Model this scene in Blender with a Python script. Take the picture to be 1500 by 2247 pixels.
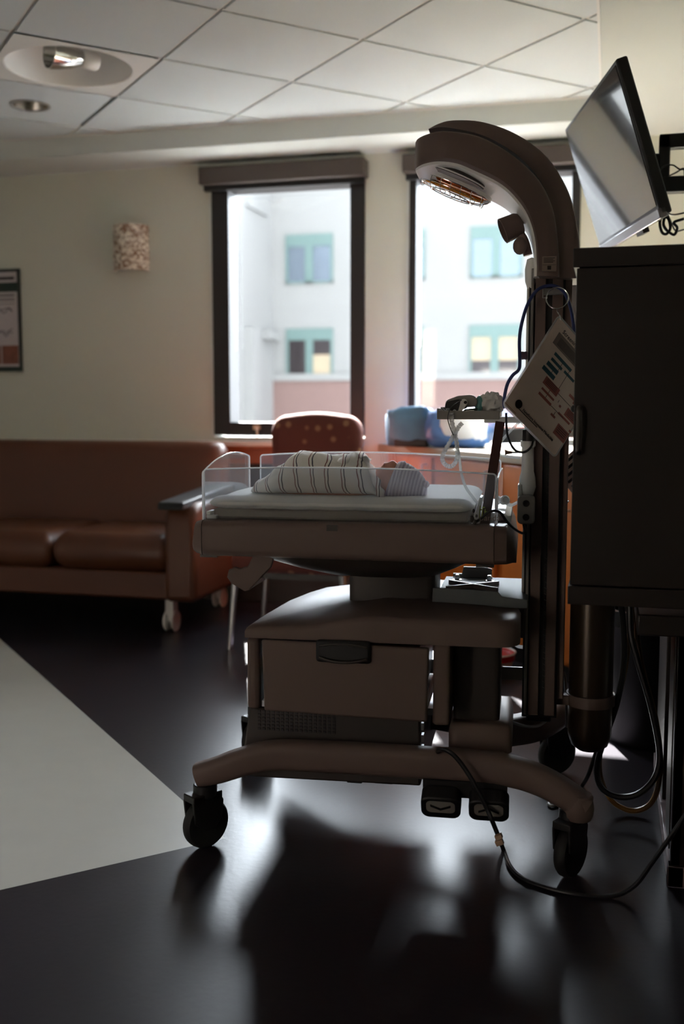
import bpy, bmesh, math, random
import numpy as np
from mathutils import Vector, Matrix, noise as mnoise

for _o in list(bpy.data.objects):
    bpy.data.objects.remove(_o)
C = bpy.context.scene.collection
R = math.radians
random.seed(7)

# ------------------------------------------------------------------ camera, world, sun, exposure
F = 2250.0; CX, CY = 750.0, 1123.5; EYE = 1.1
YAW = R(14.7); PIT = math.atan(227.5 / F)
cam = bpy.data.cameras.new('camera')
cam.sensor_fit = 'VERTICAL'; cam.sensor_height = 36.0; cam.sensor_width = 24.0
cam.lens = F / 2247.0 * 36.0
cam.clip_start = 0.05; cam.clip_end = 300
cam.dof.use_dof = True; cam.dof.focus_distance = 2.58; cam.dof.aperture_fstop = 2.2
camo = bpy.data.objects.new('camera', cam); C.objects.link(camo)
camo.location = (0, 0, EYE); camo.rotation_euler = (R(90) - PIT, 0, YAW)
sc = bpy.context.scene
sc.camera = camo
sc.view_settings.view_transform = 'Standard'
sc.view_settings.look = 'None'
sc.view_settings.gamma = 1.0
sc.view_settings.use_curve_mapping = False
sc.view_settings.exposure = 1.0
sc.cycles.max_bounces = 12; sc.cycles.diffuse_bounces = 6; sc.cycles.glossy_bounces = 5
sc.cycles.transparent_max_bounces = 16; sc.cycles.transmission_bounces = 8
sc.cycles.sample_clamp_indirect = 12.0
sc.cycles.caustics_reflective = False; sc.cycles.caustics_refractive = False
try:
    sc.cycles.use_denoising = True; sc.cycles.denoiser = 'OPENIMAGEDENOISE'
except Exception:
    pass

SKY_BASE = (1.75, 1.85, 2.0); SKY_SUNSIDE = (27.0, 29.0, 32.0)      # the sky is far brighter on the sun's side, most of all low down
SUN_DIR = Vector((0.405, -1.04, -1.0)); SUN_STR = 62.0; FILL_STR = 235.0
w = bpy.data.worlds.new('daylight'); sc.world = w; w.use_nodes = True
nt = w.node_tree; nt.nodes.clear()
tc = nt.nodes.new('ShaderNodeTexCoord'); dp = nt.nodes.new('ShaderNodeVectorMath'); dp.operation = 'DOT_PRODUCT'
dp.inputs[1].default_value = Vector((-.12, .99, .06)).normalized(); sx = nt.nodes.new('ShaderNodeSeparateXYZ')
mr = nt.nodes.new('ShaderNodeMapRange'); mr.interpolation_type = 'SMOOTHSTEP'; mx = nt.nodes.new('ShaderNodeMix'); mx.data_type = 'RGBA'
mz = nt.nodes.new('ShaderNodeMapRange'); mz.interpolation_type = 'SMOOTHSTEP'; mu = nt.nodes.new('ShaderNodeMath'); mu.operation = 'MULTIPLY'
bg = nt.nodes.new('ShaderNodeBackground'); wo = nt.nodes.new('ShaderNodeOutputWorld')
mr.inputs['From Min'].default_value = 0.1; mr.inputs['From Max'].default_value = 0.7
mz.inputs['From Min'].default_value = 0.34; mz.inputs['From Max'].default_value = 0.56; mz.inputs['To Min'].default_value = 1.0; mz.inputs['To Max'].default_value = 0.14
mx.inputs['A'].default_value = SKY_BASE + (1,); mx.inputs['B'].default_value = SKY_SUNSIDE + (1,)
nt.links.new(tc.outputs['Generated'], dp.inputs[0]); nt.links.new(dp.outputs['Value'], mr.inputs['Value'])
nt.links.new(tc.outputs['Generated'], sx.inputs[0]); nt.links.new(sx.outputs['Z'], mz.inputs['Value'])
nt.links.new(mr.outputs['Result'], mu.inputs[0]); nt.links.new(mz.outputs['Result'], mu.inputs[1])
nt.links.new(mu.outputs[0], mx.inputs['Factor']); nt.links.new(mx.outputs['Result'], bg.inputs['Color'])
nt.links.new(bg.outputs[0], wo.inputs[0])
sun = bpy.data.lights.new('sun', 'SUN'); sun.energy = SUN_STR; sun.angle = R(0.6); sun.color = (1.0, 0.985, 0.96)
suno = bpy.data.objects.new('sun', sun); C.objects.link(suno); suno.location = (-6, 20, 22)
suno.rotation_euler = SUN_DIR.to_track_quat('-Z', 'Y').to_euler()
for xm, zm in ((-1.755, 1.67), (-0.635, 1.67)):        # light portals: they only guide sampling of the sky
    pl = bpy.data.lights.new('window_portal', 'AREA'); pl.shape = 'RECTANGLE'; pl.size = 0.74; pl.size_y = 1.3
    pl.cycles.is_portal = True
    po = bpy.data.objects.new('window_portal', pl); C.objects.link(po)
    po.location = (xm, 5.66, zm); po.rotation_euler = (R(-90), 0, 0)

# ------------------------------------------------------------------ geometry helpers
fwv = Vector((-math.sin(YAW) * math.cos(PIT), math.cos(YAW) * math.cos(PIT), -math.sin(PIT)))
rtv = Vector((math.cos(YAW), math.sin(YAW), 0)); upv = rtv.cross(fwv)
EYEV = Vector((0, 0, EYE))
def ray(x, y): return fwv + rtv * ((x - CX) / F) - upv * ((y - CY) / F)
def at_y(x, y, Y): r = ray(x, y); return EYEV + r * (Y / r.y)
def at_z(x, y, z): r = ray(x, y); return EYEV + r * ((z - EYE) / r.z)
WA = R(4.5)                                            # the warmer stands 4.5 degrees off the window wall
UX = Vector((math.cos(WA), math.sin(WA), 0)); UY = Vector((-math.sin(WA), math.cos(WA), 0))
WO = Vector((-.5275, 2.355, 0)) + UY * .33
def wl(x, y, yl):                                      # warmer-local point at local depth yl
    r = ray(x, y); t = ((WO - EYEV).dot(UY) + yl) / r.dot(UY); p = EYEV + r * t - WO
    return Vector((p.dot(UX), p.dot(UY), p.z))
def wworld(p): p = Vector(p); return WO + UX * p.x + UY * p.y + Vector((0, 0, p.z))

def catmull(pts, n=8):
    pts = [Vector(p) for p in pts]; out = []
    P = [pts[0] * 2 - pts[1]] + pts + [pts[-1] * 2 - pts[-2]]
    for i in range(1, len(P) - 2):
        for k in range(n):
            t = k / n; a, b, c, d = P[i-1], P[i], P[i+1], P[i+2]
            out.append(0.5 * ((2 * b) + (c - a) * t + (2*a - 5*b + 4*c - d) * t*t + (3*b - a - 3*c + d) * t**3))
    out.append(pts[-1]); return out
def rrect(hx, hy, r, n=4):
    out = []
    for cx_, cy_, a0 in ((hx-r, hy-r, 0), (-hx+r, hy-r, 90), (-hx+r, -hy+r, 180), (hx-r, -hy+r, 270)):
        for k in range(n + 1):
            a = R(a0 + 90 * k / n); out.append((cx_ + r*math.cos(a), cy_ + r*math.sin(a)))
    return out

class MB:
    def __init__(s): s.v, s.f, s.m = [], [], []
    def add(s, vs, fs, m=0):
        o = len(s.v); s.v += [tuple(v) for v in vs]
        for f in fs: s.f.append([i + o for i in f]); s.m.append(m)
    def box(s, x0, x1, y0, y1, z0, z1, m=0, mat=None):
        vs = [Vector((x, y, z)) for z in (z0, z1) for y in (y0, y1) for x in (x0, x1)]
        if mat is not None: vs = [mat @ v for v in vs]
        s.add(vs, [(0,2,3,1),(4,5,7,6),(0,1,5,4),(2,6,7,3),(0,4,6,2),(1,3,7,5)], m)
    def prism(s, poly, axis, a, b, m=0, mat=None):
        def mk(p, t):
            if axis == 'y': return Vector((p[0], t, p[1]))
            if axis == 'z': return Vector((p[0], p[1], t))
            return Vector((t, p[0], p[1]))
        n = len(poly); vs = [mk(p, a) for p in poly] + [mk(p, b) for p in poly]
        if mat is not None: vs = [mat @ v for v in vs]
        fs = [tuple(range(n))[::-1], tuple(range(n, 2*n))] + [(i, (i+1) % n, n+(i+1) % n, n+i) for i in range(n)]
        s.add(vs, fs, m)
    def loft(s, rings, caps=True, closed=True, m=0):
        n = len(rings[0]); vs = [p for r in rings for p in r]; fs = []
        for i in range(len(rings)-1):
            for j in range(n if closed else n-1):
                k = (j+1) % n; fs.append((i*n+j, i*n+k, (i+1)*n+k, (i+1)*n+j))
        if caps: fs += [tuple(range(n))[::-1], tuple(range((len(rings)-1)*n, len(rings)*n))]
        s.add(vs, fs, m)
    def tube(s, path, r, seg=10, m=0, closed=False, squash=1.0):
        path = [Vector(p) for p in path]; N = len(path); rings = []; nrm = None
        for i, p in enumerate(path):
            if closed: t = path[(i+1) % N] - path[i-1]
            else: t = path[min(i+1, N-1)] - path[max(i-1, 0)]
            if t.length < 1e-9: t = Vector((0, 0, 1))
            t.normalize()
            if nrm is None:
                nrm = t.orthogonal().normalized()
            else:
                nrm = nrm - t * nrm.dot(t); nrm = nrm.normalized() if nrm.length > 1e-6 else t.orthogonal().normalized()
            b = t.cross(nrm); rr = r(i/(N-1)) if callable(r) else r
            rings.append([p + nrm*rr*math.cos(2*math.pi*k/seg) + b*rr*squash*math.sin(2*math.pi*k/seg) for k in range(seg)])
        if closed: rings.append(rings[0])
        s.loft(rings, caps=not closed, m=m)
    def lathe(s, prof, c=(0,0,0), seg=24, m=0, mat=None, caps=False):
        rings = []
        for r, z in prof:
            ring = [Vector((r*math.cos(2*math.pi*k/seg), r*math.sin(2*math.pi*k/seg), z)) for k in range(seg)]
            if mat is not None: ring = [mat @ p for p in ring]
            rings.append([p + Vector(c) for p in ring])
        s.loft(rings, caps=caps, m=m)
    def cyl(s, c, r, h, seg=24, m=0, mat=None): s.lathe([(r, 0), (r, h)], c, seg, m, mat, caps=True)
    def ell(s, c, r, seg=24, m=0, mat=None):
        prof = []
        n = seg // 2
        rings = []
        for i in range(n+1):
            a = math.pi * i / n; ring = []
            for k in range(seg):
                p = Vector((r[0]*max(math.sin(a), 1e-3)*math.cos(2*math.pi*k/seg), r[1]*max(math.sin(a), 1e-3)*math.sin(2*math.pi*k/seg), -r[2]*math.cos(a)))
                if mat is not None: p = mat @ p
                ring.append(p + Vector(c))
            rings.append(ring)
        s.loft(rings, m=m)
    def build(s, name, mats, parent=None, bevel=0, seg=2, sub=0, angle=35, smooth=True):
        me = bpy.data.meshes.new(name); me.from_pydata(s.v, [], s.f); me.update()
        mats = mats if isinstance(mats, (list, tuple)) else [mats]
        for m in mats: me.materials.append(m)
        for p, k in zip(me.polygons, s.m): p.material_index = min(k, len(mats)-1); p.use_smooth = smooth
        bm = bmesh.new(); bm.from_mesh(me); bmesh.ops.recalc_face_normals(bm, faces=bm.faces); bm.to_mesh(me); bm.free()
        if smooth and not sub: me.set_sharp_from_angle(angle=R(angle))
        o = bpy.data.objects.new(name, me); C.objects.link(o)
        if parent is not None: o.parent = parent
        if bevel:
            b = o.modifiers.new('bevel', 'BEVEL'); b.width = bevel; b.segments = seg; b.limit_method = 'ANGLE'; b.angle_limit = R(35)
        if sub:
            b = o.modifiers.new('subsurf', 'SUBSURF'); b.levels = sub; b.render_levels = sub
        return o
def tag(o, label, cat, group=None):
    o['label'] = label; o['category'] = cat
    if group: o['group'] = group
    return o
def thing(name, label, cat, loc=(0,0,0), rotz=0, group=None):
    o = bpy.data.objects.new(name, None); C.objects.link(o); o.empty_display_size = .1
    o.location = loc; o.rotation_euler = (0, 0, rotz); return tag(o, label, cat, group)
def struct(o): o['kind'] = 'structure'; return o
def text_mesh(txt, size, extrude=.0003, align='LEFT'):
    cu = bpy.data.curves.new('lettering', 'FONT'); cu.body = txt; cu.size = size; cu.extrude = extrude; cu.align_x = align
    cu.resolution_u = 2
    to = bpy.data.objects.new('lettering', cu); C.objects.link(to)
    dg = bpy.context.evaluated_depsgraph_get(); dg.update()
    me = bpy.data.meshes.new_from_object(to.evaluated_get(dg)); bpy.data.objects.remove(to); bpy.data.curves.remove(cu)
    return me
def text_obj(name, txt, size, m, parent, matrix):
    me = text_mesh(txt, size); me.transform(matrix); me.materials.clear(); me.materials.append(m)
    o = bpy.data.objects.new(name, me); C.objects.link(o); o.parent = parent; return o

# ------------------------------------------------------------------ materials
def lin(h):
    h = h.lstrip('#'); c = [int(h[i:i+2], 16)/255 for i in (0, 2, 4)]
    return tuple(x/12.92 if x <= .04045 else ((x+.055)/1.055)**2.4 for x in c)
def mat(name, col, rough=.5, metal=0, spec=.5, var=0, vscale=8, bump=0, bscale=200, sheen=0, coat=0):
    m = bpy.data.materials.new(name); m.use_nodes = True; t = m.node_tree; b = t.nodes['Principled BSDF']
    c = lin(col) if isinstance(col, str) else col
    b.inputs['Base Color'].default_value = (*c, 1); b.inputs['Roughness'].default_value = rough
    b.inputs['Metallic'].default_value = metal; b.inputs['Specular IOR Level'].default_value = spec
    b.inputs['Sheen Weight'].default_value = sheen; b.inputs['Coat Weight'].default_value = coat
    tcn = t.nodes.new('ShaderNodeTexCoord')
    if var:
        n = t.nodes.new('ShaderNodeTexNoise'); n.inputs['Scale'].default_value = vscale; n.inputs['Detail'].default_value = 5
        mm = t.nodes.new('ShaderNodeMix'); mm.data_type = 'RGBA'
        mm.inputs['A'].default_value = (*[x*(1-var) for x in c], 1); mm.inputs['B'].default_value = (*[min(1, x*(1+var)) for x in c], 1)
        t.links.new(tcn.outputs['Object'], n.inputs['Vector']); t.links.new(n.outputs['Fac'], mm.inputs['Factor'])
        t.links.new(mm.outputs['Result'], b.inputs['Base Color'])
    if bump:
        n = t.nodes.new('ShaderNodeTexNoise'); n.inputs['Scale'].default_value = bscale; n.inputs['Detail'].default_value = 3
        bp = t.nodes.new('ShaderNodeBump'); bp.inputs['Strength'].default_value = bump; bp.inputs['Distance'].default_value = .002
        t.links.new(tcn.outputs['Object'], n.inputs['Vector']); t.links.new(n.outputs['Fac'], bp.inputs['Height'])
        t.links.new(bp.outputs['Normal'], b.inputs['Normal'])
    return m
def pr(m): return m.node_tree.nodes['Principled BSDF']
def pane_mat(name, tint, refl=.08, haze=0.0, hazecol=(1,1,1)):
    m = bpy.data.materials.new(name); m.use_nodes = True; t = m.node_tree; t.nodes.clear()
    o = t.nodes.new('ShaderNodeOutputMaterial'); tr = t.nodes.new('ShaderNodeBsdfTransparent'); g = t.nodes.new('ShaderNodeBsdfGlossy')
    tr.inputs['Color'].default_value = (*tint, 1); g.inputs['Roughness'].default_value = .02; g.inputs['Color'].default_value = (1,1,1,1)
    fr = t.nodes.new('ShaderNodeLayerWeight'); pw = t.nodes.new('ShaderNodeMath'); pw.operation = 'POWER'; pw.inputs[1].default_value = 5
    mu = t.nodes.new('ShaderNodeMath'); mu.operation = 'MULTIPLY_ADD'; mu.inputs[1].default_value = .8; mu.inputs[2].default_value = refl
    mu.use_clamp = True
    t.links.new(fr.outputs['Facing'], pw.inputs[0]); t.links.new(pw.outputs[0], mu.inputs[0])
    x = t.nodes.new('ShaderNodeMixShader'); t.links.new(mu.outputs[0], x.inputs[0])
    t.links.new(tr.outputs[0], x.inputs[1]); t.links.new(g.outputs[0], x.inputs[2])
    last = x
    if haze:
        d = t.nodes.new('ShaderNodeBsdfTranslucent'); d.inputs['Color'].default_value = (*hazecol, 1)
        d2 = t.nodes.new('ShaderNodeBsdfDiffuse'); d2.inputs['Color'].default_value = (*hazecol, 1)
        dm = t.nodes.new('ShaderNodeMixShader'); t.links.new(d.outputs[0], dm.inputs[1]); t.links.new(d2.outputs[0], dm.inputs[2])
        x2 = t.nodes.new('ShaderNodeMixShader'); x2.inputs[0].default_value = haze
        t.links.new(x.outputs[0], x2.inputs[1]); t.links.new(dm.outputs[0], x2.inputs[2]); last = x2
    t.links.new(last.outputs[0], o.inputs[0]); return m
def wood(name, c1, c2, rough=.35, axis='X', scale=3):
    m = mat(name, c1, rough); t = m.node_tree; b = pr(m)
    tcn = t.nodes.new('ShaderNodeTexCoord'); mp = t.nodes.new('ShaderNodeMapping')
    mp.inputs['Scale'].default_value = {'X': (.6, 9, 9), 'Y': (9, .6, 9), 'Z': (9, 9, .6)}[axis]
    n = t.nodes.new('ShaderNodeTexNoise'); n.inputs['Scale'].default_value = scale; n.inputs['Detail'].default_value = 6; n.inputs['Distortion'].default_value = .6
    mm = t.nodes.new('ShaderNodeMix'); mm.data_type = 'RGBA'; mm.inputs['A'].default_value = (*lin(c1), 1); mm.inputs['B'].default_value = (*lin(c2), 1)
    t.links.new(tcn.outputs['Object'], mp.inputs[0]); t.links.new(mp.outputs[0], n.inputs['Vector'])
    t.links.new(n.outputs['Fac'], mm.inputs['Factor']); t.links.new(mm.outputs['Result'], b.inputs['Base Color']); return m

M = {}
M['wall'] = mat('painted_wall', '#ccccbf', .85, spec=.2, bump=.15, bscale=350)
M['soffit'] = mat('painted_soffit', '#ced1cc', .9, spec=.15)
M['tile'] = mat('ceiling_tile', '#cfd4d4', .95, spec=.1, var=.05, vscale=260, bump=.6, bscale=420)
M['grid'] = mat('ceiling_grid', '#d8d6d0', .6)
M['floor_dark'] = mat('dark_vinyl_floor', '#29252a', .29, spec=.22, var=.16, vscale=5, bump=.12, bscale=60)
M['floor_light'] = mat('light_vinyl_floor', '#b3b0a7', .36, spec=.3, var=.06, vscale=9, bump=.12, bscale=60)
M['frame_black'] = mat('bronze_window_frame', '#1d1817', .5)
M['glass'] = pane_mat('window_glass', (.97, .985, .98), .05)
M['cassette'] = mat('blind_cassette', '#4c423d', .55)
M['chain'] = mat('bead_chain', '#f0f0ee', .22, metal=1)
M['cherry'] = wood('cherry_wood', '#9c5326', '#7d3f1c', .35, 'X')
M['cherry_v'] = wood('cherry_laminate', '#d87a30', '#c66c26', .4, 'Z')
M['darkwood'] = wood('espresso_wood', '#241813', '#1b120f', .4, 'X')
M['black'] = mat('black_plastic', '#131213', .45)
M['rubber'] = mat('black_rubber', '#141414', .7)
M['shell'] = mat('warm_grey_plastic', '#6c5a54', .5, spec=.35, bump=.05, bscale=600)
M['shell_dark'] = mat('dark_grey_plastic', '#3a3330', .45)
M['white_pl'] = mat('white_plastic', '#eceae6', .3)
M['grey_pl'] = mat('grey_plastic', '#8b8681', .4)
M['steel'] = mat('brushed_steel', '#b9bcc0', .3, metal=1)
M['zinc'] = mat('zinc_plate', '#686c6f', .65, spec=.25)
M['chrome'] = mat('chrome', '#d8d8d8', .12, metal=1)
M['reflector'] = mat('bright_reflector', '#cfccc6', .16, metal=1)
M['amber'] = mat('amber_reflector', '#d98a2a', .18, metal=1)
M['acrylic'] = pane_mat('clear_acrylic', (.93, .945, .96), .05, .045, (.8, .82, .9))
M['acrylic_edge'] = pane_mat('acrylic_edge', (.9, .93, .97), .75, .35, (.97, .98, 1))  # white haze in the edge colour stands in for piped light
M['edge_bead'] = mat('acrylic_edge_glow', '#f4f6fb', .12, spec=.8, coat=.5); translucent = pr(M['edge_bead']); translucent.inputs['Subsurface Weight'].default_value = .8; translucent.inputs['Subsurface Radius'].default_value = (1, 1, 1); translucent.inputs['Subsurface Scale'].default_value = .01  # rounded edge whose white colour carries the glow of piped light
M['sheet'] = mat('white_bedsheet', '#f2f0ee', .9, spec=.1, var=.03, vscale=30, bump=.35, bscale=900, sheen=.2)
M['pad'] = mat('mattress_vinyl', '#8f867e', .55)
M['skin'] = mat('newborn_skin', '#c98e78', .5, var=.08, vscale=40); pr(M['skin']).inputs['Subsurface Weight'].default_value = .12
pr(M['skin']).inputs['Subsurface Radius'].default_value = (.01, .004, .002)
M['leather'] = mat('brown_vinyl_leather', '#5c3521', .42, var=.1, vscale=6, bump=.25, bscale=30)
M['paper'] = mat('laminated_paper', '#f0ddcf', .22)
M['print_grey'] = mat('grey_print', '#8a7a70', .3); M['print_teal'] = mat('teal_print', '#2f5662', .3)
M['print_red'] = mat('red_print', '#a35a4c', .3); M['print_black'] = mat('black_print', '#231a18', .3)
M['blue_hose'] = mat('blue_hose', '#28356e', .4)
M['cord'] = mat('black_cord', '#17171a', .35); M['cord_grey'] = mat('grey_cord', '#8f8f92', .35); M['cord_brown'] = mat('amber_cord', '#6a4a1e', .3)
M['tube'] = pane_mat('clear_tubing', (.8, .82, .82), .1, .45, (.85, .85, .84))
M['counter'] = mat('stone_laminate', '#a89a84', .35, var=.08, vscale=60)
M['bag_blue'] = mat('steel_blue_nylon', '#4f7fa0', .5, var=.2, vscale=14, bump=.6, bscale=22)
M['pack_blue'] = mat('blue_plastic_wrap', '#5d86c4', .2, var=.2, vscale=10, bump=.6, bscale=18)
M['pack_white'] = mat('white_plastic_wrap', '#dfe6ee', .2, bump=.6, bscale=18)
M['red'] = mat('red_plastic', '#b3141c', .3)
M['tank'] = mat('olive_bronze_cylinder', '#3d3024', .28, metal=.4)
M['screen'] = mat('tv_glass', '#0d0d10', .09, spec=1.0, coat=1.0); pr(M['screen']).inputs['Coat IOR'].default_value = 1.9
M['mesh_white'] = mat('white_gauze', '#d6d4d0', .9, bump=.8, bscale=30)
M['ext_wall'] = mat('stucco_facade', '#9a9a9a', .9, var=.04, vscale=1)
M['ext_brick'] = mat('brick_facade', '#8a716d', .9, var=.1, vscale=4)
M['ext_teal'] = mat('teal_window_frame', '#6a8280', .5)
M['ext_glass'] = mat('dark_reflective_glass', '#8a97a6', .05, metal=.7)
M['ext_glass_dark'] = mat('dark_window_glass', '#4a4447', .05, metal=.4)
M['ext_cream'] = mat('cream_roller_shade', '#b8a890', .8)
M['paving'] = mat('grey_paving', '#a5a5a5', .9)

def translucent_cloth(m, wgt, rad=.05):
    b = pr(m); b.inputs['Subsurface Weight'].default_value = wgt; b.inputs['Subsurface Radius'].default_value = (1, .95, .92); b.inputs['Subsurface Scale'].default_value = rad
translucent_cloth(M['sheet'], .35, .03)
# striped swaddle
def striped():
    m = mat('striped_cotton', '#ebe5de', .9, spec=.1, sheen=.2, bump=.3, bscale=900); t = m.node_tree; b = pr(m)
    tcn = t.nodes.new('ShaderNodeTexCoord'); s = t.nodes.new('ShaderNodeSeparateXYZ'); t.links.new(tcn.outputs['Object'], s.inputs[0])
    nz = t.nodes.new('ShaderNodeTexNoise'); nz.inputs['Scale'].default_value = 14; t.links.new(tcn.outputs['Object'], nz.inputs['Vector'])
    def M2(op, a, bb):
        n = t.nodes.new('ShaderNodeMath'); n.operation = op
        for i, q in enumerate((a, bb)):
            if isinstance(q, (int, float)): n.inputs[i].default_value = q
            else: t.links.new(q, n.inputs[i])
        return n.outputs[0]
    x = M2('ADD', s.outputs['X'], M2('MULTIPLY', M2('SUBTRACT', nz.outputs['Fac'], .5), .022))
    x = M2('ADD', x, M2('MULTIPLY', s.outputs['Z'], .10))
    ph = M2('FRACT', M2('MULTIPLY', M2('ADD', x, 10), 1/.0405), 0)
    prev = None
    base = lin('#ebe5de')
    cur = None
    for c0, col in ((.35, '#8a5a58'), (.55, '#4a4652')):
        msk = M2('LESS_THAN', M2('ABSOLUTE', M2('SUBTRACT', ph, c0), 0), .032)
        mm = t.nodes.new('ShaderNodeMix'); mm.data_type = 'RGBA'; mm.inputs['B'].default_value = (*lin(col), 1)
        if cur is None: mm.inputs['A'].default_value = (*base, 1)
        else: t.links.new(cur, mm.inputs['A'])
        t.links.new(msk, mm.inputs['Factor']); cur = mm.outputs['Result']
    t.links.new(cur, b.inputs['Base Color']); return m
M['swaddle'] = striped(); translucent_cloth(M['swaddle'], .75, .07)
def ribbed():
    m = mat('lavender_rib_knit', '#9c90a6', .9, spec=.1, sheen=.3); t = m.node_tree; b = pr(m)
    tcn = t.nodes.new('ShaderNodeTexCoord'); wv = t.nodes.new('ShaderNodeTexWave'); wv.bands_direction = 'X'
    mp = t.nodes.new('ShaderNodeMapping'); mp.inputs['Rotation'].default_value = (0, R(-12), 0)
    wv.inputs['Scale'].default_value = 38; wv.inputs['Distortion'].default_value = .4; wv.inputs['Detail'].default_value = 1
    mm = t.nodes.new('ShaderNodeMix'); mm.data_type = 'RGBA'; mm.inputs['A'].default_value = (*lin('#b2a8bb'), 1); mm.inputs['B'].default_value = (*lin('#d9d1dd'), 1)
    bp = t.nodes.new('ShaderNodeBump'); bp.inputs['Strength'].default_value = .6; bp.inputs['Distance'].default_value = .002
    t.links.new(tcn.outputs['Object'], mp.inputs[0]); t.links.new(mp.outputs[0], wv.inputs['Vector'])
    t.links.new(wv.outputs['Fac'], mm.inputs['Factor']); t.links.new(wv.outputs['Fac'], bp.inputs['Height'])
    t.links.new(mm.outputs['Result'], b.inputs['Base Color']); t.links.new(bp.outputs['Normal'], b.inputs['Normal']); return m
M['knit'] = ribbed(); translucent_cloth(M['knit'], .7, .06)
def voro_mat(name, c1, c2, scale, rough=.6, thr=None, metal=0):
    m = mat(name, c1, rough, metal); t = m.node_tree; b = pr(m); tcn = t.nodes.new('ShaderNodeTexCoord')
    v = t.nodes.new('ShaderNodeTexVoronoi'); v.inputs['Scale'].default_value = scale
    cr = t.nodes.new('ShaderNodeMapRange')
    if thr is None:
        sp = t.nodes.new('ShaderNodeSeparateColor'); t.links.new(v.outputs['Color'], sp.inputs[0]); t.links.new(sp.outputs[0], cr.inputs['Value'])
        cr.inputs['From Min'].default_value = 0.1; cr.inputs['From Max'].default_value = .9
    else:
        t.links.new(v.outputs['Distance'], cr.inputs['Value']); cr.inputs['From Min'].default_value = thr; cr.inputs['From Max'].default_value = thr*.55
        v.inputs['Randomness'].default_value = .55
    mm = t.nodes.new('ShaderNodeMix'); mm.data_type = 'RGBA'; mm.inputs['A'].default_value = (*lin(c1), 1); mm.inputs['B'].default_value = (*lin(c2), 1)
    t.links.new(tcn.outputs['Object'], v.inputs['Vector']); t.links.new(cr.outputs['Result'], mm.inputs['Factor'])
    t.links.new(mm.outputs['Result'], b.inputs['Base Color']); return m
M['mosaic'] = voro_mat('mottled_shell_shade', '#8a6548', '#f0e6d6', 75, .3)
M['star_fabric'] = voro_mat('red_star_fabric', '#6e3a30', '#a47858', 14, .85, thr=.26)

# ------------------------------------------------------------------ the room
D = 5.54; HC = 2.57; ZS = 2.463; YS = 5.17; XS = -.078; XL, XR, YB = -6.0, .95, -3.0
c0 = Vector((-.933, 2.379)); s2 = math.sqrt(.5)
fm = MB()
lt = [(c0.x, c0.y, 0), (c0.x-(D-c0.y), D, 0), (XL, D, 0), (XL, c0.y-(c0.x-XL), 0)]
fm.add(lt, [(0,1,2,3)], 1)
fm.add([lt[0], lt[3], (XL, YB, 0), (XR, YB, 0), (XR, D, 0), lt[1]], [(0,1,2,3), (0,3,4,5)], 0)
struct(fm.build('floor', [M['floor_dark'], M['floor_light']]))

# ceiling: tegular tiles on a 45 degree grid, clipped to the room
bm = bmesh.new()
sp_ = .615; p0 = Vector((-1.877, 4.159)); a_ = Vector((-s2, s2)); b_ = Vector((-s2, -s2))
holes = {(0, 0)}
def hexa(bm, poly, z0, z1, mi):
    lo = [bm.verts.new((p.x, p.y, z0)) for p in poly]; hi = [bm.verts.new((p.x, p.y, z1)) for p in poly]
    n = len(poly); fs = [bm.faces.new(lo[::-1]), bm.faces.new(hi)] + [bm.faces.new((lo[i], lo[(i+1) % n], hi[(i+1) % n], hi[i])) for i in range(n)]
    for f in fs: f.material_index = mi
for i in range(-14, 14):
    for j in range(-14, 14):
        q = p0 + a_*(i*sp_) + b_*(j*sp_)
        cc = q + (a_+b_)*(sp_/2)
        if not (XL-.5 < cc.x < .5 and YB-.5 < cc.y < YS+.5): continue
        if (i, j) not in holes:
            g = .010
            if (i, j) == (1, 0): continue
            hexa(bm, [q+a_*g+b_*g, q+a_*(sp_-g)+b_*g, q+a_*(sp_-g)+b_*(sp_-g), q+a_*g+b_*(sp_-g)], HC-.002, HC+.02, 0)
        for d1, d2 in ((a_, b_), (b_, a_)):
            hexa(bm, [q-d2*.0075, q+d1*sp_-d2*.0075, q+d1*sp_+d2*.0075, q+d2*.0075], HC+.004, HC+.02, 1)
hexa(bm, [Vector((XL-1, YB-1)), Vector((1, YB-1)), Vector((1, 6.5)), Vector((XL-1, 6.5))], HC+.19, HC+.21, 1)
for co, no in (((XS, 0, 0), (1, 0, 0)), ((0, YS, 0), (0, 1, 0)), ((XL, 0, 0), (-1, 0, 0)), ((0, YB, 0), (0, -1, 0))):
    bmesh.ops.bisect_plane(bm, geom=bm.verts[:]+bm.edges[:]+bm.faces[:], plane_co=co, plane_no=no, clear_outer=True)
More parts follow.
